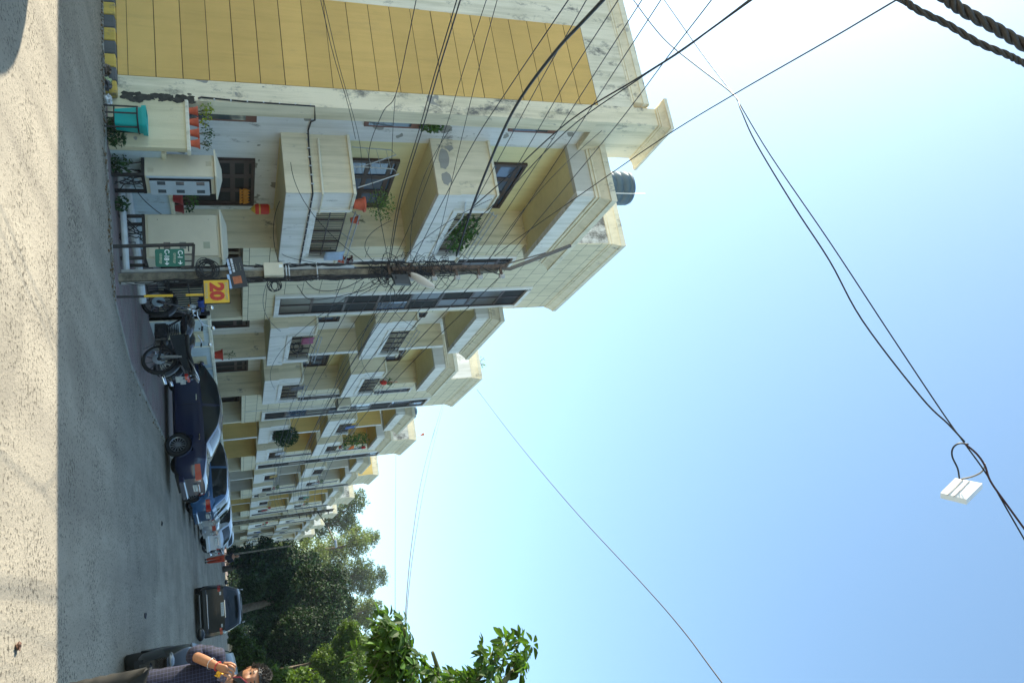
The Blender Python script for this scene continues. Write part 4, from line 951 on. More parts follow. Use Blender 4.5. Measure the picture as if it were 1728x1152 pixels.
nose_in('sedan', -3.3, 50.0, R(176), paint('pale_blue_paint', (.35,.42,.50)), 'pale blue sedan parked behind the walking person')
car('hatch', (-5.1,66,.0), R(118), paint('white_paint_far', (.6,.62,.62)), 'small white hatchback far down the street, left of the black rear-facing car', group=None)
car('suv', (.06,32.2,.0), R(90), paint('black_paint', (.005,.005,.006), .6), 'black high-backed car seen from behind with roof rails and chrome tailgate strips', group=None, rails=True)
car('hatch', (1.42,15.9,.0), R(-93), paint('charcoal_paint', (.014,.016,.017), .15), 'dark grey car partly hidden behind the man with the phone', group=None)

# ------------------------------------------------------------------ motorcycles
def motorcycle(loc, rz, label, c=(.012,.012,.014), group=None, helmet=False):
    t = thing('motorcycle', loc, label, 'motorcycle', group, rz)
    P_ = mat('tank_paint', c, .2, .1, coat=1); AL = bpy.data.materials.get('brushed_alloy') or mat('brushed_alloy', (.10,.10,.105), .35, .2, metal=.8)
    def B(mb, nm, m, par=None, **k): o = mb.build(nm, m, None, **k); o.parent = par or t; return o
    xw, wr = (0., 1.33), .31              # x forward; rear wheel at 0
    for x in xw:
        w0 = B(MB().lathe([(wr*.82,-.05),(wr*.95,-.055),(wr,-.02),(wr,.02),(wr*.95,.055),(wr*.82,.05)], (x,0,wr), 36, 'y', False), 'wheel', RUBBER, smooth=True, auto=50)
        rm = MB(); rm.lathe([(wr*.84,-.04),(wr*.78,-.03),(wr*.78,.03),(wr*.84,.04)], (x,0,wr), 36, 'y', False)
        for k in range(10): a = 2*math.pi*k/10; rm.bar((x+.03*math.cos(a),0,wr+.03*math.sin(a)),(x+wr*.8*math.cos(a+.12),0,wr+wr*.8*math.sin(a+.12)),.012)
        rm.lathe([(0,-.05),(.05,-.05),(.05,.05),(0,.05)], (x,0,wr), 14, 'y'); B(rm, 'rim', AL, w0)
        B(MB().lathe([(.04,.055),(.12,.055),(.12,.062),(.04,.062)], (x,0,wr), 20, 'y', False), 'brake_disc', CHROME, w0)
    for x, r0, a0, a1 in ((0,.37,40,165),(1.33,.35,15,150)):
        mb = MB(); vs = []
        for k in range(13):
            a = R(a0+(a1-a0)*k/12)
            for yy, q in ((-.08,-.03),(-.05,.0),(.05,0),(.08,-.03)): vs.append((x+(r0+q)*math.cos(a), yy, wr+(r0+q)*math.sin(a)))
        mb.add(vs, [(k*4+j,k*4+j+1,(k+1)*4+j+1,(k+1)*4+j) for k in range(12) for j in range(3)]); B(mb, 'mudguard', BLACKP, smooth=True)
    fk = MB()
    for sy in (-1,1): fk.tube([(1.33,sy*.08,wr),(1.13,sy*.08,.78),(1.06,sy*.08,.98)], [.024,.02,.018], 8)
    fk.bar((1.08,-.1,.92),(1.08,.1,.92),.04); B(fk, 'fork', CHROME, smooth=True)
    fr = MB(); fr.tube([(1.05,0,.88),(.75,0,.45),(.45,0,.30),(.30,0,.42),(0,.0,wr)], .022, 8); fr.tube([(1.05,0,.9),(.6,0,.72),(.1,0,.74),(-.30,0,.80)], .02, 8)
    for sy in (-1,1): fr.tube([(.40,sy*.09,.36),(0,sy*.09,wr)], .02, 6)
    B(fr, 'frame', BLACKP, smooth=True)
    en = MB(); en.bbox(.38,.78,-.13,.13,.24,.46,.03)
    for k in range(7): en.bbox(.55,.75,-.11,.11,.46+k*.03,.475+k*.03,.004)
    en.lathe([(0,-.17),(.10,-.17),(.11,-.13),(.11,.13),(.10,.17),(0,.17)], (.52,0,.34), 18, 'y'); B(en, 'engine', mat('engine_black', (.05,.05,.052), .4, .4, 20, metal=.6))
    tk = MB(); vs = []; S = 14
    for x, hw, zt, zl in ((.45,.07,.80,.74),(.52,.11,.86,.70),(.65,.145,.93,.68),(.82,.155,.96,.68),(.95,.13,.94,.72),(1.03,.06,.88,.78)):
        for k in range(S): a = 2*math.pi*k/S; vs.append((x, hw*math.cos(a), (zt+zl)/2+(zt-zl)/2*math.sin(a)))
    tk.add(vs, [(i*S+k,i*S+(k+1)%S,(i+1)*S+(k+1)%S,(i+1)*S+k) for i in range(5) for k in range(S)]+[tuple(range(S-1,-1,-1)),tuple(range(5*S,6*S))]); tn = B(tk, 'fuel_tank', P_, smooth=True, auto=60)
    B(MB().ell((.80,-.15,.83), (.055,.012,.05), 14, 8), 'badge', mat('badge_cream', (.55,.42,.22), .4, .3, 30), tn)
    st = MB(); vs = []
    for x, hw, z in ((.50,.10,.80),(.35,.13,.79),(.1,.14,.81),(-.1,.13,.86),(-.30,.09,.89),(-.36,.05,.88)):
        for k in range(S): a = 2*math.pi*k/S; vs.append((x, hw*math.cos(a), z+.045*math.sin(a)))
    st.add(vs, [(i*S+k,i*S+(k+1)%S,(i+1)*S+(k+1)%S,(i+1)*S+k) for i in range(5) for k in range(S)]+[tuple(range(S-1,-1,-1)),tuple(range(5*S,6*S))]); B(st, 'seat', mat('seat_vinyl', (.02,.02,.02), .45, .2, 8), smooth=True)
    sp = MB(); sp.prism([(.48,.50),(.12,.58),(-.30,.74),(-.36,.82),(.1,.78),(.5,.76)], 'y', -.11, .11); B(sp, 'side_panel', P_)
    hb = MB(); hb.tube([(.86,-.36,1.06),(.98,-.27,1.08),(1.05,-.1,1.0),(1.05,.1,1.0),(.98,.27,1.08),(.86,.36,1.06)], .014, 8); h0 = B(hb, 'handlebar', CHROME, smooth=True)
    for sy in (-1,1):
        B(MB().tube([(.86,sy*.36,1.06),(.94,sy*.30,1.075)], .02, 8), 'grip', RUBBER, h0)
        B(MB().tube([(.97,sy*.27,1.08),(.93,sy*.34,1.24)], .006, 6), 'mirror_stem', CHROME)
        B(MB().ell((.92,sy*.36,1.27), (.015,.07,.042), 14, 8), 'mirror', CHROME, smooth=True)
        B(MB().ell((1.12,sy*.18,.86), (.03,.025,.025), 8, 6), 'indicator', mat('amber_lamp', (.5,.18,.02), .2) if 'amber_lamp' not in bpy.data.materials else bpy.data.materials['amber_lamp'])
    B(MB().lathe([(.0,-.06),(.07,-.05),(.095,.02),(.095,.05),(.08,.07),(0,.075)], (1.16,0,.90), 18, 'x'), 'headlight', CLEARL, smooth=True)
    B(MB().tube([(1.10,-.09,1.02),(1.10,.09,1.02)], .045, 12), 'instrument', BLACKP)
    ex = MB(); ex.tube([(.62,-.10,.40),(.66,-.14,.25),(.4,-.16,.20),(.1,-.17,.24)], .02, 8); ex.tube([(.12,-.18,.24),(-.12,-.18,.30),(-.42,-.18,.38)], [.035,.045,.04], 10); B(ex, 'exhaust', CHROME, smooth=True)
    B(MB().bbox(-.44,-.36,-.07,.07,.74,.80,.015), 'tail_light', REDL); B(MB().bbox(-.46,-.44,-.10,.10,.58,.70,.004), 'number_plate', mat('plate_old', (.45,.46,.44), .5, .3, 20) if 'plate_old' not in bpy.data.materials else bpy.data.materials['plate_old'])
    gr = MB()
    for sy in (-1,1): gr.tube([(-.05,sy*.13,.80),(-.28,sy*.13,.90),(-.46,sy*.09,.97)], .013, 7)
    gr.tube([(-.46,-.09,.97),(-.48,0,.98),(-.46,.09,.97)], .013, 7); gr.tube([(.1,-.13,.72),(-.2,-.17,.55),(-.35,-.14,.6),(-.3,-.13,.85)], .009, 6); B(gr, 'grab_rail', CHROME, smooth=True)
    sh = MB()
    for sy in (-1,1): sh.tube([(0,sy*.12,.33),(-.02,sy*.12,.70)], .022, 8); sh.tube([(0.0,sy*.12,.40),(-.015,sy*.12,.64)], .034, 8)
    B(sh, 'shock_absorber', mat('spring_steel', (.3,.3,.3), .4, .3, 40, metal=.6) if 'spring_steel' not in bpy.data.materials else bpy.data.materials['spring_steel'])
    B(MB().tube([(.5,-.12,.28),(.47,-.28,.05),(.47,-.30,.0)], .012, 6), 'side_stand', CHROME)
    for sy in (-1,1): B(MB().tube([(.55,sy*.1,.28),(.55,sy*.30,.29)], .014, 6), 'footrest', RUBBER)
    return t
mc = motorcycle((-5.07,16.25,.012), R(165), 'black motorcycle with a chrome mirror parked beyond the pole and 20 sign'); mc.scale = (1.1,1.08,1.1)
m2 = motorcycle((-5.7,18.9,.012), R(160), 'second black motorcycle half hidden between the first motorcycle and the black gate')
for i, (x, y, a) in enumerate(((-3.0,41.6,170),(-3.1,43.2,175),(-3.4,46.5,178))):
    motorcycle((x,y,0), R(a), ['dark motorcycle just beyond the pale silver hatchback','dark motorcycle second beyond the pale silver hatchback','dark motorcycle just behind the walking person'][i], (.01,.02,.05), 'motorcycles down the street')

# ------------------------------------------------------------------ trees
BARK = mat('bark', (.13,.10,.07), .9, .4, 5, bump=.6, bs=20)
def tree(base, H, lobes, n, ls, lm, label, name='tree', trunk_r=.18, cat='tree', group=None, droop=0):
    """lobes: (x, y, z, rx, ry, rz) foliage masses; each is filled with small twig clumps so gaps stay open"""
    t = thing(name, base, label, cat, group)
    b = Vector(base); mb = MB()
    top = Vector((sum(l[0] for l in lobes)/len(lobes), sum(l[1] for l in lobes)/len(lobes), max(l[2] for l in lobes)))
    spine = [b+(top-b)*u+Vector((random.uniform(-.3,.3)*H*.04,random.uniform(-.3,.3)*H*.04,0))*(u>0) for u in (0,.2,.4,.6,.8,1)]
    mb.tube(spine, [trunk_r*1.2,trunk_r,trunk_r*.8,trunk_r*.6,trunk_r*.35,trunk_r*.1], 8)
    fo = MB(); tot = sum(l[3]*l[4]*l[5] for l in lobes)**1
    wts = [(l[3]*l[4]*l[5])**.75 for l in lobes]; sw = sum(wts)
    for l, w_ in zip(lobes, wts):
        c = Vector(l[:3]); k = max(0,min(1,(c.z-b.z)/max(.1,(top.z-b.z))-.15)); s0 = b.lerp(top, k*.9)
        mid = s0.lerp(c,.5)+Vector((0,0,.1*(c-s0).length)); mb.tube([s0,mid,c], [trunk_r*.45,trunk_r*.3,trunk_r*.12], 6)
        nl = int(n*w_/sw); nc = max(4, nl//26)
        for q in range(nc):
            d = rng.normal(size=3); d /= np.linalg.norm(d); rad = rng.random()**.38
            cc = np.array(l[:3])+d*rad*np.array(l[3:])
            if q % 9 == 0: mb.tube([c, c.lerp(Vector(cc),.6)+Vector((0,0,.03)), Vector(cc)], [trunk_r*.10,trunk_r*.06,.006], 4)
            cr = (.12+.22*rng.random())*(l[3]*l[4]*l[5])**(1/3)+ls*.8
            leaves(fo, cc, (cr,cr,cr*(.7+droop)), 26, ls, -droop, 1.2)
    mb.build('trunk', BARK, t, True)
    fo.build('crown', lm, t)
    return t
FAR = leaf_mat('eucalyptus_leaf', (.09,.135,.05), .6); FARY = leaf_mat('sunny_far_leaf', (.14,.19,.05), .6)  # far trees alternate between a grey-green and a yellow-green leaf
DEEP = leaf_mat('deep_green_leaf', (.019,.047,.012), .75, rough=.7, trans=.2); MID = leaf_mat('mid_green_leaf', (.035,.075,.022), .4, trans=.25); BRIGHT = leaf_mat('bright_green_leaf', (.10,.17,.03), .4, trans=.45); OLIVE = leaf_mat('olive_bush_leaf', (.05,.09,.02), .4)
def lobes_at(Y, spec):          # spec: (photo x, photo y, radius in photo px) at depth Y
    out = []
    for x, y, r in spec:
        p = atY(x, y, Y); k = (p-CAM)@_f/FOC; rr_ = r*k
        out.append((p[0], Y+random.uniform(-1,1)*rr_, p[2], rr_, rr_, rr_))
    return out
def tr(Y, spec, n, ls, lm, label, bx=None, **k):
    lb = lobes_at(Y, spec); base = (bx if bx is not None else sum(l[0] for l in lb)/len(lb), Y, -.1)
    return tree(base, max(l[2] for l in lb), lb, n, ls, lm, label, **k)
# tall trees at the end of the street
tr(140, [(600,845,20),(575,865,26),(540,880,30),(500,900,30),(585,890,20),(470,915,22)], 24000, .26, FAR, 'tall grey-green tree at the far end of the terrace, leftmost of the tall trees', name='tall_tree', trunk_r=.4, group=None)
tr(128, [(628,905,15),(600,915,24),(565,930,30),(525,940,30),(480,945,26)], 26000, .24, FARY, 'tall feathery tree with two pointed tops just left of the middle of the tree line', name='tall_tree', trunk_r=.4)
tr(132, [(640,972,16),(612,965,24),(622,990,18),(585,975,30),(545,985,32),(500,975,30)], 28000, .24, FAR, 'tallest feathery tree of the line, standing behind the dark tree', name='tall_tree', trunk_r=.4)
tr(124, [(628,1025,15),(605,1030,22),(585,1050,28),(618,1050,14),(550,1040,30)], 24000, .23, FARY, 'tall feathery tree behind the bright green crown', name='tall_tree', trunk_r=.4)
tr(120, [(618,1085,16),(600,1105,24),(580,1130,30),(605,1140,20)], 20000, .23, FAR, 'tall grey-green tree rightmost of the tree line', name='tall_tree', trunk_r=.4)
# dark middle trees
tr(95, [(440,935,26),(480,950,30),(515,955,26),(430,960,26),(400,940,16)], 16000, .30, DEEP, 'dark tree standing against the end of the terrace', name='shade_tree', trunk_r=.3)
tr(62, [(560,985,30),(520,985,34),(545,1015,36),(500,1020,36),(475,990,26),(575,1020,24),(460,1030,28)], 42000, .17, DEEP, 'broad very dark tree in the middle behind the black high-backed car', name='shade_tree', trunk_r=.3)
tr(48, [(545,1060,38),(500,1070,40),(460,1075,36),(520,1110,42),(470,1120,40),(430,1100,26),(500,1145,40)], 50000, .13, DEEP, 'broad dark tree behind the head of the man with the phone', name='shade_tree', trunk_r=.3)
tr(36, [(590,1060,18),(600,1085,20),(585,1095,26),(600,1115,20),(575,1125,30),(590,1145,22),(560,1145,26),(545,1110,20)], 34000, .085, BRIGHT, 'bright yellow-green sunlit tree on the right above the dark trees', name='leafy_tree', trunk_r=.2)
tr(70, [(420,985,18),(425,1010,20),(445,1000,20),(415,1035,16),(440,1040,20)], 12000, .16, MID, 'mid green bushy tree right behind the black high-backed car', name='bushy_tree', trunk_r=.2)
tr(30, [(400,1075,14),(412,1095,18),(430,1110,18),(400,1110,14),(445,1140,24),(415,1140,20)], 12000, .09, OLIVE, 'olive green bush between the black high-backed car and the dark grey car', name='bush', trunk_r=.08)
tr(26, [(470,1150,26),(500,1160,30),(450,1165,26),(530,1165,24)], 9000, .11, BRIGHT, 'bright leafed shrub above the shoulder of the man with the phone', name='bush', trunk_r=.08)
for i, (x, y, h) in enumerate(((9.0,15,10),(9.5,23,10),(8.6,8,9),(9.5,0,10),(7.2,31,8))):   # unseen trees added across the road to block sky and darken the house fronts
    tree((x,y,-.1), h, [(x+random.uniform(-1,1),y+random.uniform(-1.4,1.4),h*u,2.2,2.8,1.8) for u in (.3,.45,.6,.75,.85)], 6500, .26, MID, ['large tree on the other side of the road, level with the first meter cabinet','large tree on the other side of the road, level with the dark blue sedan','large tree on the other side of the road beside the camera','large tree on the other side of the road behind the camera','tree on the other side of the road beside the black high-backed car'][i], name='shade_tree', trunk_r=.25)
# far boundary under the trees
t = thing('boundary_wall', (0,150,0), 'low dark boundary wall across the far end of the street under the trees', 'wall')
MB().box(-60,80,150,150.4,-.2,2.2).build('wall_panel', mat('old_brick', (.12,.09,.07), .9, .4, 1), t)
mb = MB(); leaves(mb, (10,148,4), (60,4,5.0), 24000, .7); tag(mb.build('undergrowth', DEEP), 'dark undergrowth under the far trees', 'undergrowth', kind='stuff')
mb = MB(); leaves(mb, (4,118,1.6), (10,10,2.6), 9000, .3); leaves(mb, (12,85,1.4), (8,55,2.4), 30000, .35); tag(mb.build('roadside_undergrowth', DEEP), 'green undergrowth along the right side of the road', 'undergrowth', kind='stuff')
o = MB().tube([(2.0,34,0),(1.7,34,2.0),(2.2,34,2.4)], .04, 6).build('stake', mat('bamboo', (.45,.32,.12), .7, .3, 6)); tag(o, 'thin yellowish bamboo stake just right of the black high-backed car', 'stake')

# ------------------------------------------------------------------ near branch of palmate leaves reaching in from the right
NL = leaf_mat('palmate_leaf', (.06,.13,.02), .5, .62, .5)
def palmate(mb, c, nrm, size, k=7):
    c = Vector(c); nrm = Vector(nrm).normalized(); u = nrm.orthogonal().normalized(); w_ = nrm.cross(u); a0 = random.uniform(0,6.28)
    for i in range(k):
        a = a0+2*math.pi*i/k+random.uniform(-.15,.15); d = (u*math.cos(a)+w_*math.sin(a)-nrm*random.uniform(.1,.5)).normalized(); s_ = d.cross(nrm).normalized(); L_ = size*random.uniform(.75,1.1); W_ = L_*.24
        st = c+d*L_*.22; n0 = len(mb.v); fold = nrm*W_*.35
        pts = [st, st+d*L_*.3+s_*W_*.8+fold, st+d*L_*.3, st+d*L_*.3-s_*W_*.8+fold, st+d*L_*.62+s_*W_-nrm*L_*.04+fold, st+d*L_*.62-nrm*L_*.06, st+d*L_*.62-s_*W_-nrm*L_*.04+fold, st+d*L_*.88+s_*W_*.5-nrm*L_*.12, st+d*L_*.88-nrm*L_*.13, st+d*L_*.88-s_*W_*.5-nrm*L_*.12, st+d*L_-nrm*L_*.17]
        mb.add(pts, [(0,1,2),(0,2,3),(1,4,5,2),(2,5,6,3),(4,7,8,5),(5,8,9,6),(7,10,8),(8,10,9)])
nt_ = thing('palmate_tree', (3.0,6.2,0), 'near tree with large hand-shaped leaves reaching in from the right edge against the sky', 'tree')
mb = MB(); lf = MB(); T0 = 6.6
root = Vector((3.0,6.2,0)); fork = Vector(at(640,1330,T0))
mb.tube([root, root+Vector((-.05,.1,2)), fork], [.12,.10,.07], 10)
br = [[(690,1260),(700,1180),(690,1120),(683,1060)], [(690,1260),(655,1180),(650,1120),(660,1075)], [(690,1260),(730,1180),(740,1130),(730,1100)], [(720,1240),(770,1190),(800,1150),(840,1110),(855,1085)],
      [(720,1240),(760,1160),(790,1150),(770,1130)], [(800,1190),(850,1150),(880,1115)], [(640,1250),(640,1190),(640,1150),(645,1120)]]
for b_ in br:
    pts = [fork]+[Vector(at(x, y, T0+.25*math.sin(x*.7+y*.3))) for x, y in b_]
    mb.tube(pts, [.05]+[.035*(1-i/len(b_))+.006 for i in range(len(b_))], 6)
den = [((660,1055),(22,20),26),((655,1088),(28,28),34),((648,1120),(28,26),46),((678,1105),(25,30),20),((700,1120),(26,20),12),((672,1145),(36,12),34),((735,1135),(24,14),14),((765,1147),(30,8),10),((800,1146),(26,8),9),((845,1110),(32,26),12),((862,1080),(30,20),7),((835,1135),(30,14),10),((880,1118),(14,22),10),((690,1085),(8,28),10)]
for (cx, cy), (sx, sy), n in den:
    for i in range(n):
        x = cx+random.gauss(0,.5)*sx; y = cy+random.gauss(0,.5)*sy; c = Vector(at(x, y, T0+random.uniform(-.35,.35)))
        nrm = Vector((random.gauss(0,.5),random.gauss(0,.5)-.3,1)); palmate(lf, c, nrm, random.uniform(.085,.13)); 
        if i % 2 == 0: mb.tube([c, c-nrm.normalized()*.08+Vector((.06,0,-.03))], .003, 4)
mb.build('branches', mat('green_bark', (.13,.14,.06), .8, .3, 8), nt_, True); lf.build('crown', NL, nt_)

# ------------------------------------------------------------------ people
SKIN = mat('skin', (.36,.17,.09), .45, .12, 30, spec=.45); HAIRM = mat('hair_black', (.012,.010,.009), .38, .3, 60, spec=.6)
def skin_mesh(V, E_, rad, root=0, sub=2):
    me = bpy.data.meshes.new('t'); me.from_pydata(V, E_, []); o = bpy.data.objects.new('t', me); COL.objects.link(o)
    sk = o.modifiers.new('s', 'SKIN'); sk.use_smooth_shade = True
    for i, r_ in enumerate(rad):
        sv = me.skin_vertices[0].data[i]; sv.radius = (r_, r_) if not hasattr(r_, '__len__') else r_; sv.use_root = (i == root)
    ss = o.modifiers.new('ss', 'SUBSURF'); ss.levels = sub; ss.render_levels = sub
    dg = bpy.context.evaluated_depsgraph_get(); me2 = bpy.data.meshes.new_from_object(o.evaluated_get(dg))
    vs = [tuple(v.co) for v in me2.vertices]; fs = [tuple(p.vertices) for p in me2.polygons]
    bpy.data.objects.remove(o); bpy.data.meshes.remove(me); bpy.data.meshes.remove(me2)
    return vs, fs
def head_grid(M, off=0.0, keep=None, n=56, m=44, jit=0):
    vs = []; ok = []
    for i in range(m+1):
        ph = math.pi*i/m
        for k in range(n):
            a = 2*math.pi*k/n; ux, uy, uz = math.sin(ph)*math.sin(a), math.sin(ph)*math.cos(a), math.cos(ph)
            x, y, z = ux*.074, uy*.092, uz*.118
            if z < 0: q = (-z/.118); x *= 1-.30*q**1.6; y *= 1-.10*q; y += .018*q*(1 if uy > 0 else .1)
            if uy > 0:
                f_ = uy; e = lambda cx, cz, sx, sz: math.exp(-((x-cx)/sx)**2-((z-cz)/sz)**2)
                y += f_*(.026*math.exp(-(x/.011)**2)*math.exp(-((z+.022)/.018)**2)+.010*math.exp(-(x/.010)**2)*math.exp(-((z-.006)/.02)**2))
                y += f_*(.009*(e(.014,-.028,.008,.007)+e(-.014,-.028,.008,.007)))
                y -= f_*.012*(e(.031,.008,.016,.011)+e(-.031,.008,.016,.011)); y += f_*.006*math.exp(-((z-.027)/.010)**2)*math.exp(-(x/.05)**4)
                y += f_*(.005*e(0,-.056,.022,.005)+.006*e(0,-.068,.018,.006)-.004*e(0,-.062,.024,.0025)+.006*e(0,-.098,.02,.014))
                y += f_*.005*(e(.042,-.02,.018,.018)+e(-.042,-.02,.018,.018))
            L_ = math.sqrt(x*x+y*y+z*z); g_ = off+jit*random.random()
            x += x/L_*g_; y += y/L_*g_; z += z/L_*g_
            vs.append(M @ Vector((x,y,z))); ok.append(keep(x,y,z) if keep else True)
    fs = []
    for i in range(m):
        for k in range(n):
            q = (i*n+k, i*n+(k+1)%n, (i+1)*n+(k+1)%n, (i+1)*n+k)
            if all(ok[t] for t in q): fs.append(tuple(reversed(q)))
    return vs, fs
def compact(vs, fs):
    used = sorted({v for f in fs for v in f}); mp = {v: q for q, v in enumerate(used)}; return [vs[v] for v in used], [tuple(mp[v] for v in f) for f in fs]
def finger(mb, pts, r): mb.tube(pts, [r, r*1.0, r*.95, r*.85, r*.5][:len(pts)], 8)

def man_with_phone():
    t = thing('person', (.52,6.5,0), 'person in a navy checked shirt holding a phone to the cheek at the right edge', 'person')
    J = {'pel':(.44,6.50,.93),'sp':(.44,6.49,1.12),'ch':(.455,6.50,1.30),'cl':(.475,6.50,1.43),'nk':(.50,6.485,1.52),'hd':(.495,6.46,1.60),
         'rs':(.295,6.49,1.41),'ra':(.255,6.43,1.33),'re':(.235,6.385,1.245),'rf':(.29,6.28,1.34),'rw':(.345,6.19,1.435),
         'ls':(.645,6.52,1.405),'la':(.70,6.54,1.27),'le':(.72,6.55,1.12),'lf':(.715,6.50,1.0),'lw':(.70,6.46,.87),
         'rh':(.355,6.50,.88),'rk':(.34,6.47,.49),'rn':(.34,6.52,.09),'rt':(.32,6.36,.04),'lh':(.53,6.50,.88),'lk':(.55,6.47,.49),'ln':(.56,6.52,.09),'lt':(.57,6.36,.04)}
    ks = list(J); idx = {k: i for i, k in enumerate(ks)}
    E_ = [('pel','sp'),('sp','ch'),('ch','cl'),('cl','nk'),('nk','hd'),('cl','rs'),('rs','ra'),('ra','re'),('re','rf'),('rf','rw'),('cl','ls'),('ls','la'),('la','le'),('le','lf'),('lf','lw'),
          ('pel','rh'),('rh','rk'),('rk','rn'),('rn','rt'),('pel','lh'),('lh','lk'),('lk','ln'),('ln','lt')]
    rad = dict(pel=.10,sp=.09,ch=.09,cl=.055,nk=.052,hd=.055,rs=.042,ra=.040,re=.038,rf=.039,rw=.026,ls=.042,la=.040,le=.04,lf=.038,lw=.026,rh=.085,rk=.058,rn=.04,rt=.035,lh=.085,lk=.058,ln=.04,lt=.035)
    mb = MB(); mb.add(*skin_mesh([J[k] for k in ks], [(idx[a],idx[b]) for a, b in E_], [rad[k] for k in ks]))
    # head: faces the camera, chin a little down
    fw = Vector((-.10,-.97,-.10)).normalized(); rt = fw.cross(Vector((0.03,0,1))).normalized(); up = rt.cross(fw)
    HC = Vector((.485,6.42,1.645)); M = Matrix(((rt.x,fw.x,up.x,HC.x),(rt.y,fw.y,up.y,HC.y),(rt.z,fw.z,up.z,HC.z),(0,0,0,1)))
    hv, hf = head_grid(M); mb.add(hv, hf)
    for sx in (-1,1):        # ears
        c = M @ Vector((sx*.073,-.008,-.005)); i0 = len(mb.v); mb.ell((0,0,0),(.010,.018,.031),10,8); 
        for i in range(i0, len(mb.v)): v = Vector(mb.v[i]); mb.v[i] = tuple(c+rt*v.x+fw*v.y+up*v.z)
    # right hand round the phone
    W_ = Vector(J['rw']); K = Vector((.395,6.125,1.52)); pd = (K-W_).normalized(); side = Vector((1,-.25,-.35)); side = (side-pd*side.dot(pd)).normalized(); nrm = pd.cross(side).normalized()
    pv, pf = skin_mesh([tuple(W_-pd*.02),tuple(W_+pd*.02),tuple(W_+pd*.055),tuple(W_+pd*.085)], [(0,1),(1,2),(2,3)], [(.027,.024),(.034,.022),(.043,.021),(.040,.017)]); mb.add(pv, pf)
    kn = W_+pd*.085
    face = (M @ Vector((-.045,.07,-.03)))
    for q, (o_, L_) in enumerate(((-.034,.070),(-.012,.080),(.011,.075),(.033,.060))):
        b0 = kn+side*o_; d1 = (pd*.9+(face-b0).normalized()*.5).normalized(); p1 = b0+d1*L_*.42; d2 = (d1*.35+side*.55+nrm*.15-Vector((0,-.3,0))*.6).normalized(); p2 = p1+d2*L_*.33; d3 = (d2*.7-pd*.75).normalized(); p3 = p2+d3*L_*.26
        finger(mb, [b0-pd*.02,b0,p1,p2,p3], .0095-.0006*q)
    b0 = W_+pd*.035-side*.034; p1 = b0+(pd*.7-side*.35+nrm*.35).normalized()*.035; p2 = p1+(pd*.9+nrm*.2).normalized()*.032; p3 = p2+(pd*.8+side*.3).normalized()*.022; finger(mb, [b0-pd*.01,b0,p1,p2,p3], .0115)
    LW = Vector(J['lw'])
    mb.add(*skin_mesh([tuple(LW),(LW.x,LW.y-.01,LW.z-.05),(LW.x,LW.y-.015,LW.z-.10)], [(0,1),(1,2)], [(.025,.022),(.02,.038),(.018,.036)]))
    for q in range(4): b0 = LW+Vector((0,-.045+.022*q,-.10)); finger(mb, [b0,b0+Vector((-.003,0,-.03)),b0+Vector((-.012,0,-.055)),b0+Vector((-.024,0,-.07))], .0088)
    finger(mb, [LW+Vector((0,-.03,-.03)),LW+Vector((-.01,-.055,-.05)),LW+Vector((-.015,-.06,-.08))], .010)
    body = mb.build('body', SKIN, t, True)
    dark = mat('lash_dark', (.02,.012,.01), .4)
    for sx in (-1,1):        # eyes, brows
        e_ = MB(); i0 = 0; e_.ell((0,0,0),(.0135,.009,.0065),12,8)
        e_.xf(Matrix(((rt.x,fw.x,up.x,0),(rt.y,fw.y,up.y,0),(rt.z,fw.z,up.z,0),(0,0,0,1))), 0); c = M @ Vector((sx*.031,.0715,.007)); e_.v = [tuple(Vector(v)+c) for v in e_.v]; e_.build('eye', dark, body, True)
        br_ = MB(); pts = [M @ Vector((sx*(.014+.036*u), .090-.020*u*u-.004, .027+.006*math.sin(math.pi*u))) for u in (0,.25,.5,.75,1)]; br_.tube(pts, [.0035,.0045,.0045,.0035,.002], 6); br_.build('eyebrow', HAIRM, body, True)
    lp = MB(); lp.tube([M @ Vector((x, .098-.35*abs(x)**1.3*1.0, -.064)) for x in (-.02,-.01,0,.01,.02)], [.002,.0045,.0055,.0045,.002], 6); lp.build('lips', mat('lips', (.28,.09,.06), .5, .1), body, True)
    bd = MB(); vs, fs = head_grid(M, .0045, lambda x,y,z: ((z < -.045-.02*max(0,(.05-y))*0 and y > -.02 and not (abs(x) < .021 and -.074 < z < -.055 and y > .05)) or (z < .0 and abs(x) > .060 and -.02 < y < .02)) and not (z > -.048 and abs(x) < .008 and y > .09), 90, 80, .003)
    bd.add(*compact(vs, fs)); bd.build('beard', HAIRM, body, True)
    hr = MB(); vs, fs = head_grid(M, .010, lambda x,y,z: (z > .062-.9*max(0,-y+.03)*1.2 or (y < .0 and z > -.05) or (abs(x) > .066 and z > .02 and y < .035)), 70, 56, .008); hr.add(*compact(vs, fs))
    for i in range(1500):    # tufts swept up and back
        a = random.uniform(0,6.28); ph = random.uniform(0,1.5)
        u = Vector((math.sin(ph)*math.sin(a), math.sin(ph)*math.cos(a), math.cos(ph)))
        if u.y > .55 and u.z < .55: continue
        p = Vector((u.x*.078,u.y*.096,u.z*.122)); d = (u*.8+Vector((random.gauss(0,.35),random.gauss(-.1,.35),random.gauss(.4,.3)))).normalized(); L_ = random.uniform(.02,.045); s_ = d.cross(u+Vector((.1,.2,0))).normalized()*.0035
        hr.add([M@(p-s_),M@(p+s_),M@(p+d*L_*.6+s_*.8+Vector((0,0,.003))),M@(p+d*L_+Vector((0,-.004,-.003)))], [(0,1,2),(0,2,3)])
    hr.build('hair', HAIRM, t, False)
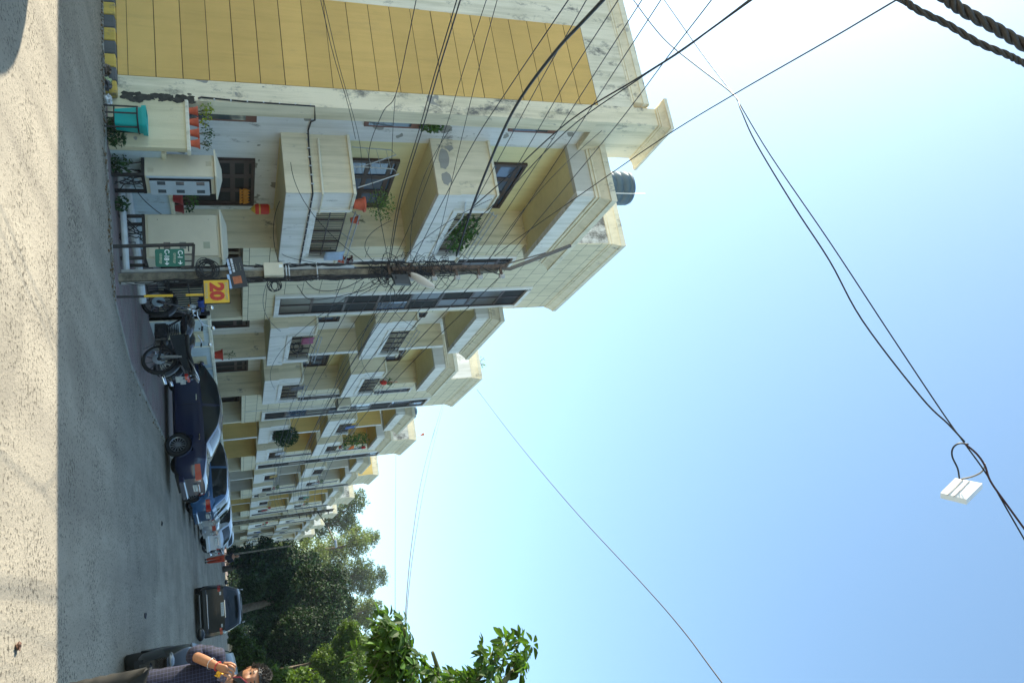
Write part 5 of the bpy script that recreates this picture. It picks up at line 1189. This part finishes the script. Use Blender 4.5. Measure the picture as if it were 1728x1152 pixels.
    # clothes
    def cloth(keys, edges, grow, m, name, extra=None):
        kk = list(keys); ii = {k: i for i, k in enumerate(kk)}; JJ = dict(J); 
        if extra: JJ.update({k: v[0] for k, v in extra.items()})
        rr_ = [grow.get(k, (extra[k][1] if extra and k in extra else rad.get(k,.05)+.012)) for k in kk]
        c = MB(); vs, fs = skin_mesh([JJ[k] for k in kk], [(ii[a],ii[b]) for a, b in edges], rr_)
        vs = [(v[0]+.004*math.sin(v[2]*70+v[0]*40)*1, v[1]+.006*math.sin(v[2]*55+v[0]*60+v[1]*20), v[2]) for v in vs]
        c.add(vs, fs); return c.build(name, m, t, True)
    SH = bpy.data.materials.new('checked_shirt'); SH.use_nodes = True; n_ = SH.node_tree; b_ = n_.nodes['Principled BSDF']; g_ = n_.nodes.new('ShaderNodeTexCoord')
    sx_ = n_.nodes.new('ShaderNodeSeparateXYZ'); n_.links.new(g_.outputs['Object'], sx_.inputs[0]); cbn = n_.nodes.new('ShaderNodeCombineXYZ'); n_.links.new(sx_.outputs[0], cbn.inputs[0]); n_.links.new(sx_.outputs[2], cbn.inputs[1])
    bk = n_.nodes.new('ShaderNodeTexBrick'); bk.offset = 0; bk.inputs['Scale'].default_value = 1; bk.inputs['Brick Width'].default_value = .024; bk.inputs['Row Height'].default_value = .024; bk.inputs['Mortar Size'].default_value = .0011; bk.inputs['Mortar Smooth'].default_value = .5
    n_.links.new(cbn.outputs[0], bk.inputs[0]); n_.links.new(mixc(n_, bk.outputs['Fac'], (.004,.005,.018), (.05,.055,.12)), b_.inputs['Base Color']); b_.inputs['Roughness'].default_value = .85
    st = cloth(['hem','pel','sp','ch','cl','rs','ra','rq','rz','ls','la','lq'], [('hem','pel'),('pel','sp'),('sp','ch'),('ch','cl'),('cl','rs'),('rs','ra'),('ra','rq'),('rq','rz'),('cl','ls'),('ls','la'),('la','lq')],
          dict(pel=(.165,.125),sp=(.155,.122),ch=(.162,.125),cl=(.105,.092),rs=.088,ra=.080,ls=.088,la=.076), SH, 'shirt', {'hem':((.44,6.50,.86),(.165,.125)),'rq':((.238,6.385,1.248),.074),'rz':((.262,6.330,1.292),.062),'lq':((.715,6.55,1.17),.062)})
    cl_ = MB(); 
    for sx in (-1,1): 
        cl_.add([(.49+sx*.012,6.385,1.46),(.49+sx*.075,6.42,1.50),(.49+sx*.085,6.41,1.455),(.48+sx*.035,6.372,1.405)], [(0,1,2,3) if sx > 0 else (3,2,1,0)])
    o = cl_.build('collar', SH, st); o.modifiers.new('s','SOLIDIFY').thickness = .006
    TR = mat('dark_trousers', (.014,.013,.010), .8, .3, 12)
    cloth(['pel','rh','rk','rn','lh','lk','ln'], [('pel','rh'),('rh','rk'),('rk','rn'),('pel','lh'),('lh','lk'),('lk','ln')], dict(pel=(.145,.11),rh=.10,rk=.078,rn=.065,lh=.10,lk=.078,ln=.065), TR, 'trousers')
    for s_, x in ((-1,.33),(1,.565)): MB().ell((x,6.43,.04),(.05,.14,.05),14,8).build('shoe', BLACKP, t, True)
    br2 = MB(); a_ = [W_-pd*.01+ (side*math.cos(q)+nrm*math.sin(q))*.031 for q in np.linspace(0,6.2832,15)]; br2.tube(a_, .004, 6, False); br2.build('red_thread', mat('red_thread', (.5,.03,.02), .7), t, True)
    br2 = MB(); a_ = [W_-pd*.07+(side*math.cos(q)+nrm*math.sin(q))*.040 for q in np.linspace(0,6.2832,15)]; br2.tube(a_, .0025, 6, False); br2.build('bracelet', CHROME, t, True)
    fl = MB(); leaves(fl, (.40,6.33,1.43), (.022,.015,.03), 26, .028); fl.build('pocket_flower', mat('yellow_petals', (.75,.42,.02), .6, .2), t)
    ph = thing('phone', tuple(kn), 'dark phone with a pink edge held to the cheek of the man', 'phone')
    e0 = kn+pd*.01+Vector((0,.0,.0)); e1 = M @ Vector((-.078,.03,.0)); ax = (e1-e0).normalized(); nn_ = (Vector((1,.2,0))-ax*ax.x).normalized(); ww = ax.cross(nn_).normalized()
    pm = MB(); cc = (e0+e1)/2+ax*.01; pm.bbox(-.036,.036,-.0045,.0045,-.074,.074,.003); MM = Matrix(((ww.x,nn_.x,ax.x,cc.x),(ww.y,nn_.y,ax.y,cc.y),(ww.z,nn_.z,ax.z,cc.z),(0,0,0,1))); pm.xf(MM); pm.build('case', mat('phone_case', (.30,.04,.07), .3), ph)
    pm = MB(); pm.bbox(-.033,.033,.0046,.0056,-.07,.07,.0005); pm.xf(MM); pm.build('screen', mat('phone_screen', (.01,.01,.012), .08), ph)
man_with_phone()
for o_ in list(COL.objects):
    if o_.parent is None and (o_.name.startswith('person') or o_.name.startswith('phone')): o_.location.x += .055
def walker(x, y, label, top, leg):
    t = thing('person', (x,y,0), label, 'person')
    J = [(x,y,.95),(x,y,1.2),(x,y,1.40),(x,y,1.50),(x,y,1.62),(x-.18,y,1.40),(x-.24,y+.05,1.12),(x-.22,y-.12,.90),(x+.18,y,1.40),(x+.24,y,1.12),(x+.2,y-.18,1.0),(x-.08,y,.90),(x-.08,y-.12,.48),(x-.07,y-.02,.07),(x-.06,y-.18,.03),(x+.08,y,.90),(x+.08,y+.08,.48),(x+.07,y+.26,.10),(x+.06,y+.14,.04)]
    E_ = [(0,1),(1,2),(2,3),(3,4),(2,5),(5,6),(6,7),(2,8),(8,9),(9,10),(0,11),(11,12),(12,13),(13,14),(0,15),(15,16),(16,17),(17,18)]
    r_ = [.12,.11,.11,.055,.055,.06,.042,.03,.06,.042,.03,.085,.055,.04,.035,.085,.055,.04,.035]
    mb = MB(); mb.add(*skin_mesh(J, E_, r_, sub=1)); mb.ell((x,y-.01,1.64),(.075,.095,.115),16,12); mb.build('body', SKIN, t, True)
    mb = MB(); mb.ell((x,y+.015,1.665),(.085,.10,.11),16,12); mb.build('hair', HAIRM, t, True)
    mb = MB(); q = [0,1,2,5,6,8,9]; mp = {k: i for i, k in enumerate(q)}; mb.add(*skin_mesh([J[k] for k in q], [(mp[a],mp[b]) for a, b in E_ if a in mp and b in mp], [.15,.14,.14,.08,.06,.08,.06], sub=1)); mb.build('shirt', mat('dark_top', top, .9), t, True)
    mb = MB(); q = [0,11,12,13,15,16,17]; mp = {k: i for i, k in enumerate(q)}; mb.add(*skin_mesh([J[k] for k in q], [(mp[a],mp[b]) for a, b in E_ if a in mp and b in mp], [.14,.11,.085,.07,.11,.085,.07], sub=1)); mb.build('trousers', mat('orange_trousers', leg, .85), t, True)
    for k in (13,17): MB().ell((J[k][0],J[k][1]-.06,.04),(.05,.13,.045),10,6).build('shoe', RUBBER, t, True)
walker(-2.5, 44.6, 'person in orange-red trousers and a dark top walking on the road beside the parked cars', (.02,.02,.03), (.45,.05,.015))
# leaves and scraps on the road
for i, (x, y, l, c) in enumerate(((-.1,15.6,'small dark scrap with a pale edge lying on the shaded road, left of the man',(.05,.05,.06)),(-2.1,19.6,'tiny dark scrap on the shaded road before the black high-backed car',(.03,.03,.03)),(.02,7.0,'dry brown leaf on the sunlit near part of the road',(.12,.05,.02)))):
    mb = MB(); mb.ell((x,y,.015),((.035,.05,.015) if i == 2 else (.06,.032,.018)),9,6,.4); tag(mb.build('litter', mat('scrap', c, .6, .4, 30)), l, 'litter')

# ------------------------------------------------------------------ things hung on the farther houses
ORD = ['end','second','third','fourth','fifth','sixth','seventh']
CL = [((.50,.50,.52),'white'),((.10,.16,.35),'blue'),((.45,.30,.10),'mustard'),((.35,.05,.05),'maroon'),((.12,.30,.20),'green'),((.55,.35,.40),'rose'),((.15,.15,.16),'grey')]
def laundry(k, lvl, u, wd, ci, blk):
    s0 = 7.85+PER*k; y = s0+(5.5+u*3.0 if blk == 'A' else u*3.2); z = ZS[lvl]+1.42; c, nm_ = CL[ci]
    mb = MB(); vs = []
    for i in range(7):
        for j in range(5): vs.append((XB+.06+.025*math.sin(i*2.1+k)+.01*j, y+i*wd/6, z-j*.12+.015*math.sin(i*1.3)-(.0 if j else .0)))
    mb.add(vs, [(i*5+j,i*5+j+1,(i+1)*5+j+1,(i+1)*5+j) for i in range(6) for j in range(4)]); o = mb.build('laundry', bpy.data.materials.get('laundry_'+nm_) or mat('laundry_'+nm_, c, .9, .25, 9), None, True); o.modifiers.new('s','SOLIDIFY').thickness = .006
    tag(o, '%s laundry over the %s balcony rail, %s block, of the %s house' % (nm_, ('lowest','middle')[lvl], 'left' if blk == 'B' else 'right', ORD[k]), 'laundry')
for a_ in ((1,0,.25,.55,6,'A'),(2,0,.2,.7,0,'A'),(2,1,.3,.6,1,'B'),(3,0,.15,.9,2,'B'),(3,1,.3,.6,0,'A'),(4,0,.2,.8,3,'A'),(4,1,.2,.8,4,'B'),(5,0,.3,.8,5,'B'),(5,1,.2,.9,0,'A'),(6,0,.2,.9,1,'B')): laundry(*a_)
def ac_unit(k, z, dy, lb):
    s0 = 7.85+PER*k; y = s0+8.75+dy; t = thing('ac_unit', (XT+.2,y,z), lb, 'air conditioner')
    MB().bbox(XT+.03,XT+.36,y,y+.8,z,z+.55,.02).build('casing', METERB, t); MB().lathe([(.2,.0),(.22,.012),(.02,.014)], (XT+.355,y+.32,z+.28), 20, 'x').build('fan_grille', IRON, t)
    mb = MB(); mb.bar((XT,y+.1,z-.02),(XT+.38,y+.1,z-.02),.03); mb.bar((XT,y+.7,z-.02),(XT+.38,y+.7,z-.02),.03); mb.build('bracket', IRON, t)
    MB().tube([(XT+.1,y+.75,z+.1),(XT+.04,y+.85,z-.2),(XT+.03,y+.86,2.3)], .015, 6).build('drain_hose', PVC, t)
ac_unit(1, 6.1, 1.75, 'air conditioner unit between the tall windows of the second house'); ac_unit(3, 3.4, 1.75, 'low air conditioner unit on the tower of the fourth house'); ac_unit(4, 6.3, 1.75, 'air conditioner unit on the tower of the fifth house')
for k in range(1, 6):
    s0 = 7.85+PER*k; mb = MB(); y = s0+4.95; mb.tube([(XW+.06,y,9.3),(XW+.06,y,.2)], .05, 8); 
    for z in (1.5,4,6.5,8.8): mb.bbox(XW,XW+.13,y-.07,y+.07,z,z+.04,.005)
    tag(mb.build('drain_pipe', PVC), 'grey drain pipe between the balcony blocks of the %s house' % ORD[k], 'pipe')
for k, lvl, u in ((1,1,.55),(2,1,.6),(3,1,.5),(4,1,.5),(3,0,.6),(5,0,.5)):
    s0 = 7.85+PER*k; y = s0+5.5+u*3
    potted(XB-.05, y, ZS[lvl]+1.36, .10, .16, .2, 'potted plant on the %s right balcony of the %s house' % (('lowest','middle')[lvl], ORD[k]), 60, LEAF, .09)

# ------------------------------------------------------------------ second pole, wires
p2x, p2y = -5.35, 56.0
t = thing('utility_pole', (p2x,p2y,0), 'far utility pole among the sixth house balconies with a long lamp arm', 'utility pole')
MB().frus(p2x-.14,p2x+.14,p2y-.12,p2y+.12,-.1,p2x-.09,p2x+.09,p2y-.08,p2y+.08,8.3).build('shaft', CONC, t)
mb = MB(); mb.bbox(p2x-.08,p2x-.02,p2y-.2,p2y-.1,5.6,8.4,.01); 
for i in range(5): mb.bbox(p2x+.05,p2x+.28,p2y-.2,p2y-.14,5.9+.5*i,5.96+.5*i,.01)
mb.build('steel_channel', RUST, t); MB().tube([(p2x,p2y-.1,7.2),(p2x+1.2,p2y-1.0,7.7),(p2x+2.3,p2y-1.6,8.0)], .035, 6).build('lamp_arm', IRON, t)
MB().bbox(p2x+2.2,p2x+2.75,p2y-1.9,p2y-1.6,7.98,8.12,.03).build('lamp_head', mat('lamp_grey', (.5,.52,.55), .4), t)
for i, (yy, hh) in enumerate(((90,7.5),(120,7.5))):
    t = thing('utility_pole', (-5.3,yy,0), ['thin distant utility pole near the dark end of the terrace','most distant utility pole against the dark trees'][i], 'utility pole')
    MB().frus(-5.4,-5.2,yy-.1,yy+.1,-.1,-5.37,-5.23,yy-.07,yy+.07,hh).build('shaft', CONC, t)
def spline(P, k=6):
    P = [Vector(p) for p in P]
    if len(P) < 3: return [P[0].lerp(P[-1], i/8) for i in range(9)]
    Q = [P[0]*2-P[1]]+P+[P[-1]*2-P[-2]]; out = []
    for i in range(1, len(Q)-2):
        for j in range(k):
            u = j/k; a, b, c, d = Q[i-1], Q[i], Q[i+1], Q[i+2]
            out.append(.5*((2*b)+(c-a)*u+(2*a-5*b+4*c-d)*u*u+(3*b-a-3*c+d)*u**3))
    out.append(P[-1]); return out
def wire(pts, r, label, group=None, m=None, ext=1.0):
    P = [Vector(at(*p)) if len(p) == 3 and p[0] > 15 else Vector(p) for p in pts]
    if ext: d = P[0]-P[1]; P = [P[0]+d.normalized()*ext*6]+P       # runs on past the picture
    o = MB().tube(spline(P), r*.78, 5).build('overhead_wire', m or CABLE, None, True); return tag(o, label, 'wire', group)
IN = [(px+.2, py-.18, 5.03+i*.47) for i in range(5)]
wire([(1022,-4,7.0),(935,90,8.6),(870,180,10.2),(830,265,11.7),(795,355,13.2),(770,432,14.4)], .026, 'thick black service cable sweeping down across the ochre wall to the pole')
wire([(778,-4,8.0),(740,120,9.6),(712,220,11.2),(676,340,13.0),(657,448,14.2)], .012, 'left wire of the close black pair crossing the middle of the ochre wall')
wire([(772,-4,8.1),(735,120,9.7),(707,220,11.3),(672,340,13.1),(655,446,14.3)], .010, 'right wire of the close black pair crossing the middle of the ochre wall')
wire([(703,-4,9),(690,60,9.8),(667,162,11.0),(645,192,11.8),(622,265,12.7),(640,360,13.4),(655,440,14.2)], .008, 'thin drooping wire bending at a joint on the corner pier')
wire([(667,162,11.0),(663,220,11.8),(661,275,12.4)], .006, 'short thin drop wire hanging from the joint at the corner pier', ext=0)
wire([(540,-4,9.5),(562,90,10.8),(588,180,12),(600,235,12.6)], .007, 'thin wire crossing the low part of the ochre wall to the lowest balcony')
wire([(545,-4,9.3),(572,110,10.9),(605,230,12.4),(612,300,13.2)], .006, 'second thin wire crossing the low part of the ochre wall beside the first')
wire([(822,-4,9),(780,125,10.6),(745,238,12),(700,360,13.2),(660,450,14.3)], .007, 'thin grey wire from above the ochre wall to the flaking middle balcony corner')
wire([(840,-4,9),(812,100,10.4),(775,250,12.2),(740,400,13.9),(720,452,14.5)], .007, 'thin wire passing the flaking patches of the middle balcony')
wire([(962,-4,8),(850,162,10.5),(800,240,11.6),(742,350,13.2),(690,455,14.4)], .009, 'wire crossing the upper ochre panelling to the clamp of the pole')
wire([(992,-4,8),(905,150,10.4),(845,262,12),(770,400,14),(740,452,14.6)], .008, 'wire just right of the one that crosses the upper ochre panelling')
wire([(1046,-4,8),(960,130,10),(890,250,12),(800,400,14),(760,455,14.7)], .008, 'wire crossing the stained top corner of the gable')
wire([(1086,-4,8),(1000,130,10),(915,262,12),(825,400,14),(785,456,14.8)], .008, 'wire crossing the cornice of the gable, left of two')
wire([(1118,-4,8),(1040,116,9.8),(940,270,12.2),(850,405,14),(808,456,14.9)], .008, 'wire crossing the cornice of the gable, right of two')
wire([(1204,-4,7),(1130,92,8.6),(1040,212,10.5),(930,345,12.8),(838,456,15)], .008, 'thin wire crossing the corner pier top to the highest insulator')
wire([(1274,-4,6),(1150,85,7.6),(1080,130,8.6),(960,205,10.3),(860,295,12.3),(795,352,13.6)], .013, 'upper wire of the heavy pair leaving over the roof toward the top of the sky')
wire([(1270,-4,6.1),(1155,83,7.6),(1076,135,8.7),(955,222,10.4),(855,325,12.6),(800,375,13.8)], .010, 'lower wire of the heavy pair leaving over the roof toward the top of the sky')
wire([(1520,-4,5.6),(1400,67,7),(1238,160,9),(1120,232,10.6),(985,325,12.4),(880,398,14),(835,432,14.8)], .010, 'long straight wire from the top edge across open sky down to the pole top')
# wires that run on along the street from the insulators to the next pole
for i in range(5):
    a = IN[i]; b = (p2x+.25, p2y-.18, 5.9+.5*i); P = []
    for k in range(9): u = k/8; P.append((a[0]+(b[0]-a[0])*u, a[1]+(b[1]-a[1])*u, a[2]+(b[2]-a[2])*u-1.1*4*u*(1-u)*(1+.12*i)))
    o = MB().tube(spline(P), .009, 5).build('overhead_wire', CABLE); tag(o, 'black wire strung along the terrace between the near and far utility poles', 'wire', 'wires between the two poles')
for i in range(7):
    z0 = 3.2+.33*i; a = (px+.12, py-.15, z0+.6); b = (p2x, p2y-.15, 4.6+.4*i); P = []
    for k in range(9): u = k/8; P.append((a[0]+(b[0]-a[0])*u+.15*math.sin(i), a[1]+(b[1]-a[1])*u, a[2]+(b[2]-a[2])*u-(.8+.25*(i % 3))*4*u*(1-u)))
    o = MB().tube(spline(P), .007, 5).build('overhead_wire', CABLE); tag(o, 'black wire strung along the terrace between the near and far utility poles', 'wire', 'wires between the two poles')
drops = [((px,py-.1,4.6),(XB,14.5,5.2),.5),((px,py-.1,4.9),(XB,16.6,5.9),.3),((px,py-.1,4.5),(-7.7,16.7,3.0),.5),((px,py-.1,4.8),(XB,13.5,7.2),.3),((px,py-.1,5.2),(XB,23.5,4.3),.8),((px,py-.1,4.7),(XB,28.2,3.3),.9),((px,py-.1,5.0),(XB,28.8,7.3),.8),
         ((px,py-.1,4.4),(-7.8,12.9,3.0),.35),((px,py-.1,2.7),(-8.0,14.8,2.9),.15),((px,py-.1,5.1),(-8.7,12.9,6.3),.3),((px,py-.1,6.6),(-8.5,12.4,9.6),.25),((px,py-.1,4.9),(XB,22,7.4),.5),((px,py-.1,2.5),(XB,21.6,3.2),.3),((px,py-.1,5.3),(-7.5,36,7.2),1.2)]
dl = ['lowest balcony parapet','far end of the lowest balcony','tower wall below the tall window','front corner of the middle balcony','pink cloth balcony','underside of the second balcony block','middle balcony of the second house','wall beside the corner pier','red lantern','top of the small middle window','top of the corner pier','planted balcony rail of the second house','lower slab corner of the second house','third house']
for (a, b, sg), l in zip(drops, dl):
    mb = MB(); swag(mb, a, b, sg, .0065, 14, 5); tag(mb.build('service_wire', CABLE, None, True), 'thin service wire from the pole to the '+l, 'wire')
for k, (a, b) in enumerate((((px+.15,py-.15,4.2),(px+.1,py-.15,3.0)),((px+.1,py-.2,4.6),(px+.35,py-.3,2.9)),((px+.2,py-.2,5.2),(px+.15,py-.2,4.4)))):
    mb = MB(); P = [Vector(a), Vector(a)+Vector((.25+.1*k,-.05,-.5)), Vector(b)+Vector((.3,-.05,.25)), Vector(b)]; mb.tube(spline(P), .008, 5); tag(mb.build('loose_cable', CABLE, None, True), ['slack cable loop bulging from the pole beside the street lamp','long slack cable loop hanging below the street lamp','short slack cable loop at the lowest insulators'][k], 'cable')
# wires overhead in the open sky
wire([(1066,-4,12),(1100,42,11.6),(1130,75,11.2),(1180,115,10.4),(1238,160,9.6),(1250,185,9.2),(1275,240,8.8),(1340,348,8.2),(1400,440,7.8),(1455,540,7.5),(1553,668,7.2),(1600,715,7.05),(1628,745,7.0)], .011, 'lower of the two sagging sky wires that carry the white box', ext=0)
wire([(1118,-4,12),(1180,84,11),(1238,160,9.6),(1246,172,9.4),(1300,262,8.9),(1400,408,8.2),(1500,560,7.7),(1590,695,7.3),(1628,748,7.05),(1665,800,6.9),(1700,860,6.8),(1740,930,6.7),(1800,1040,6.6),(1950,1400,6.2),(2100,2000,6.0)], .009, 'upper of the two sagging sky wires that carry the white box', ext=0)
wire([(1628,748,7.0),(1648,765,6.95),(1662,785,6.9),(1672,812,6.85),(1700,852,6.8),(1745,915,6.7),(1800,1000,6.6),(1960,1300,6.2),(2110,1900,6.0)], .013, 'taped thick stretch of sky wire right above the hanging white box', ext=0, m=mat('taped_cable', (.05,.02,.03), .7, .6, 60, bump=.8, bs=90))
t = thing('cable_box', tuple(at(1622,828,7.0)), 'white square plastic box hanging by two leads from the sky wires', 'junction box')
c0 = [Vector(at(x, y, t_)) for x, y, t_ in ((1587,831,6.95),(1631,842,6.95),(1658,815,7.2),(1612,806,7.2))]
nm = (c0[1]-c0[0]).cross(c0[3]-c0[0]).normalized(); nm = nm if nm.z < 0 else -nm; dn = nm*0+(Vector(at(1631,850,6.95))-c0[1]).normalized()*.05
mb = MB(); mb.add(c0+[c+dn for c in c0], [(0,1,2,3),(7,6,5,4),(0,4,5,1),(1,5,6,2),(2,6,7,3),(3,7,4,0)]); mb.build('box', mat('white_plastic', (.72,.73,.72), .4, .04), t)
lift = (Vector(CAM)-c0[0]).normalized()*.012
mb = MB()
for u in (.28,.52):
    a = c0[3].lerp(c0[2], u)+lift; b = c0[0].lerp(c0[1], u+.0)+lift; mb.tube([a, a.lerp(b,.5)+Vector((.004,0,0)), b], .006, 5)
mb.build('strap', mat('grey_lead', (.30,.29,.28), .5), t)
for pts, l, mm in (([(1619,807,7.1),(1616,790,7.05),(1607,770,7.0),(1608,756,7.0),(1618,748,7.0),(1634,749,7.0)], 'black lead looping from the white box up to the sky wires', CABLE), ([(1622,808,7.1),(1640,804,7.05),(1655,797,7.0),(1661,789,6.95),(1662,782,6.9)], 'grey lead curving from the white box to the taped wire', bpy.data.materials['grey_lead'])):
    o = MB().tube(spline([at(*p) for p in pts]), .008, 6).build('lead', mm, None, True); tag(o, l, 'cable')
def twisted(P, r, label):
    S_ = spline([at(*p) for p in P], 14); mb = MB(); n = len(S_)
    for ph in (0, 2.09, 4.19):
        pts = []
        for i in range(n):
            tt = (S_[min(i+1,n-1)]-S_[max(i-1,0)]).normalized(); u = tt.orthogonal().normalized(); u = (Vector((0,0,1))-tt*tt.z).normalized(); w_ = tt.cross(u); a = ph+i*.42
            pts.append(S_[i]+(u*math.cos(a)+w_*math.sin(a))*r*.62)
        mb.tube(pts, r*.58, 7)
    tag(mb.build('bundled_cable', mat('aged_cable', (.035,.032,.03), .5, .3, 30), None, True), label, 'cable')
twisted([(1440,-60,3.6),(1515,-8,3.6),(1545,15,3.6),(1600,42,3.6),(1650,72,3.6),(1700,93,3.6),(1730,108,3.6),(1800,140,3.6)], .0145, 'thinner twisted black cable bundle in the top corner of the sky')
twisted([(1500,-65,3.0),(1585,-10,3.0),(1625,18,3.0),(1680,48,3.0),(1730,78,3.0),(1800,118,3.0)], .020, 'thicker twisted black cable bundle in the outermost top corner of the sky')
wire([(1500,-6,3.7),(1560,25,3.7),(1620,55,3.65),(1680,86,3.6),(1735,112,3.6)], .005, 'thin lead running along the thinner twisted cable bundle', ext=1)
wire([(1222,1156,9),(1150,1060,11),(1080,980,13.5),(960,850,18),(870,742,24),(805,657,31)], .012, 'long thin wire sloping across the sky to the roof of the second house')
wire([(683,1160,22),(684,1040,26),(697,900,34),(718,780,44),(755,655,60)], .024, 'left wire of the wavy pair crossing the sky beyond the houses', ext=.5)
wire([(687,1160,22),(686,1040,26),(702,900,34),(727,770,44),(760,640,60)], .018, 'right wire of the wavy pair crossing the sky beyond the houses', ext=.5)
wire([(667,1160,24),(667,900,40),(668,768,56)], .016, 'single straight thin wire crossing the sky just above the tall trees', ext=.5)

# ------------------------------------------------------------------ air
hz = MB(); hz.box(-200, 200, -70, 400, -2.3, 24)
HM = bpy.data.materials.new('haze'); HM.use_nodes = True; hn = HM.node_tree; hn.nodes.clear()
ho = hn.nodes.new('ShaderNodeOutputMaterial'); hv_ = hn.nodes.new('ShaderNodeVolumePrincipled'); hv_.inputs['Color'].default_value = (.85,.92,1,1); hv_.inputs['Density'].default_value = .0003; hv_.inputs['Anisotropy'].default_value = .35
hn.links.new(hv_.outputs[0], ho.inputs['Volume']); tag(hz.build('haze', HM), 'pale haze filling the street', 'haze', kind='stuff')

gr = MB(); gr2 = MB()
for i in range(900):
    u = random.random(); 
    if u < .35: x, y = random.uniform(-10.5,-7.5), 11.95-abs(random.gauss(0,.12))
    elif u < .7: k = random.random(); x, y = -7.3+2.3*k, 12.02+.7*k-abs(random.gauss(0,.15))
    else: x, y = -4.5+random.gauss(0,.12), random.uniform(14.5,40)
    q = random.uniform(.008,.028); (gr if i % 3 else gr2).ell((x,y,q*.4), (q,q*.8,q*.5), 6, 4, .3)
tag(gr.build('roadside_grit', mat('grit', (.20,.18,.14), .9, .4, 30)), 'loose grit and pebbles along the edge of the road', 'grit', kind='stuff')
tag(gr2.build('dry_leaves', mat('dry_leaf', (.14,.08,.03), .8, .4, 30)), 'tiny dry leaf litter along the edge of the road', 'leaf litter', kind='stuff')

# ------------------------------------------------------------------ flaked render and mould with shapes of their own
FL = plaster('bare_cement', (.34,.33,.30), streak=.2, seed=40); MO = mat('black_mould', (.05,.048,.04), .95, .5, 12)
def patch(pts, Y, m, name='flaked_patch', axis='y'):
    P = [atY(x, y, Y) for x, y in pts]; Q = []
    for i in range(len(P)):
        a, b = P[i], P[(i+1) % len(P)]
        for u in (0,.33,.66): q = a+(b-a)*u; Q.append((q[0]+random.uniform(-.012,.012), q[2]+random.uniform(-.012,.012)))
    MB().prism(Q, 'y', Y-.004, Y+.004).build(name, m, h1)
patch([(741,258),(744,250),(752,253),(757,262),(758,276),(752,285),(744,283),(740,270)], 13.347, FL)
patch([(746,293),(754,289),(760,296),(762,306),(756,313),(748,309),(745,300)], 13.347, FL)
patch([(750,247),(762,246),(765,252),(758,256)], 13.347, FL)
MM_ = MB()
for i in range(150):
    z = .2+1.15*random.random()**.8; x = -8.60+random.gauss(0,.035)-.02; q = random.uniform(.012,.05)
    n_ = 7; pts = [(x+q*math.cos(6.283*k/n_)*random.uniform(.5,1.2), z+q*1.5*math.sin(6.283*k/n_)*random.uniform(.5,1.2)) for k in range(n_)]
    MM_.prism(pts, 'y', 12.2335-.00002*i, 12.236)
MM_.build('mould_streak', MO, h1)
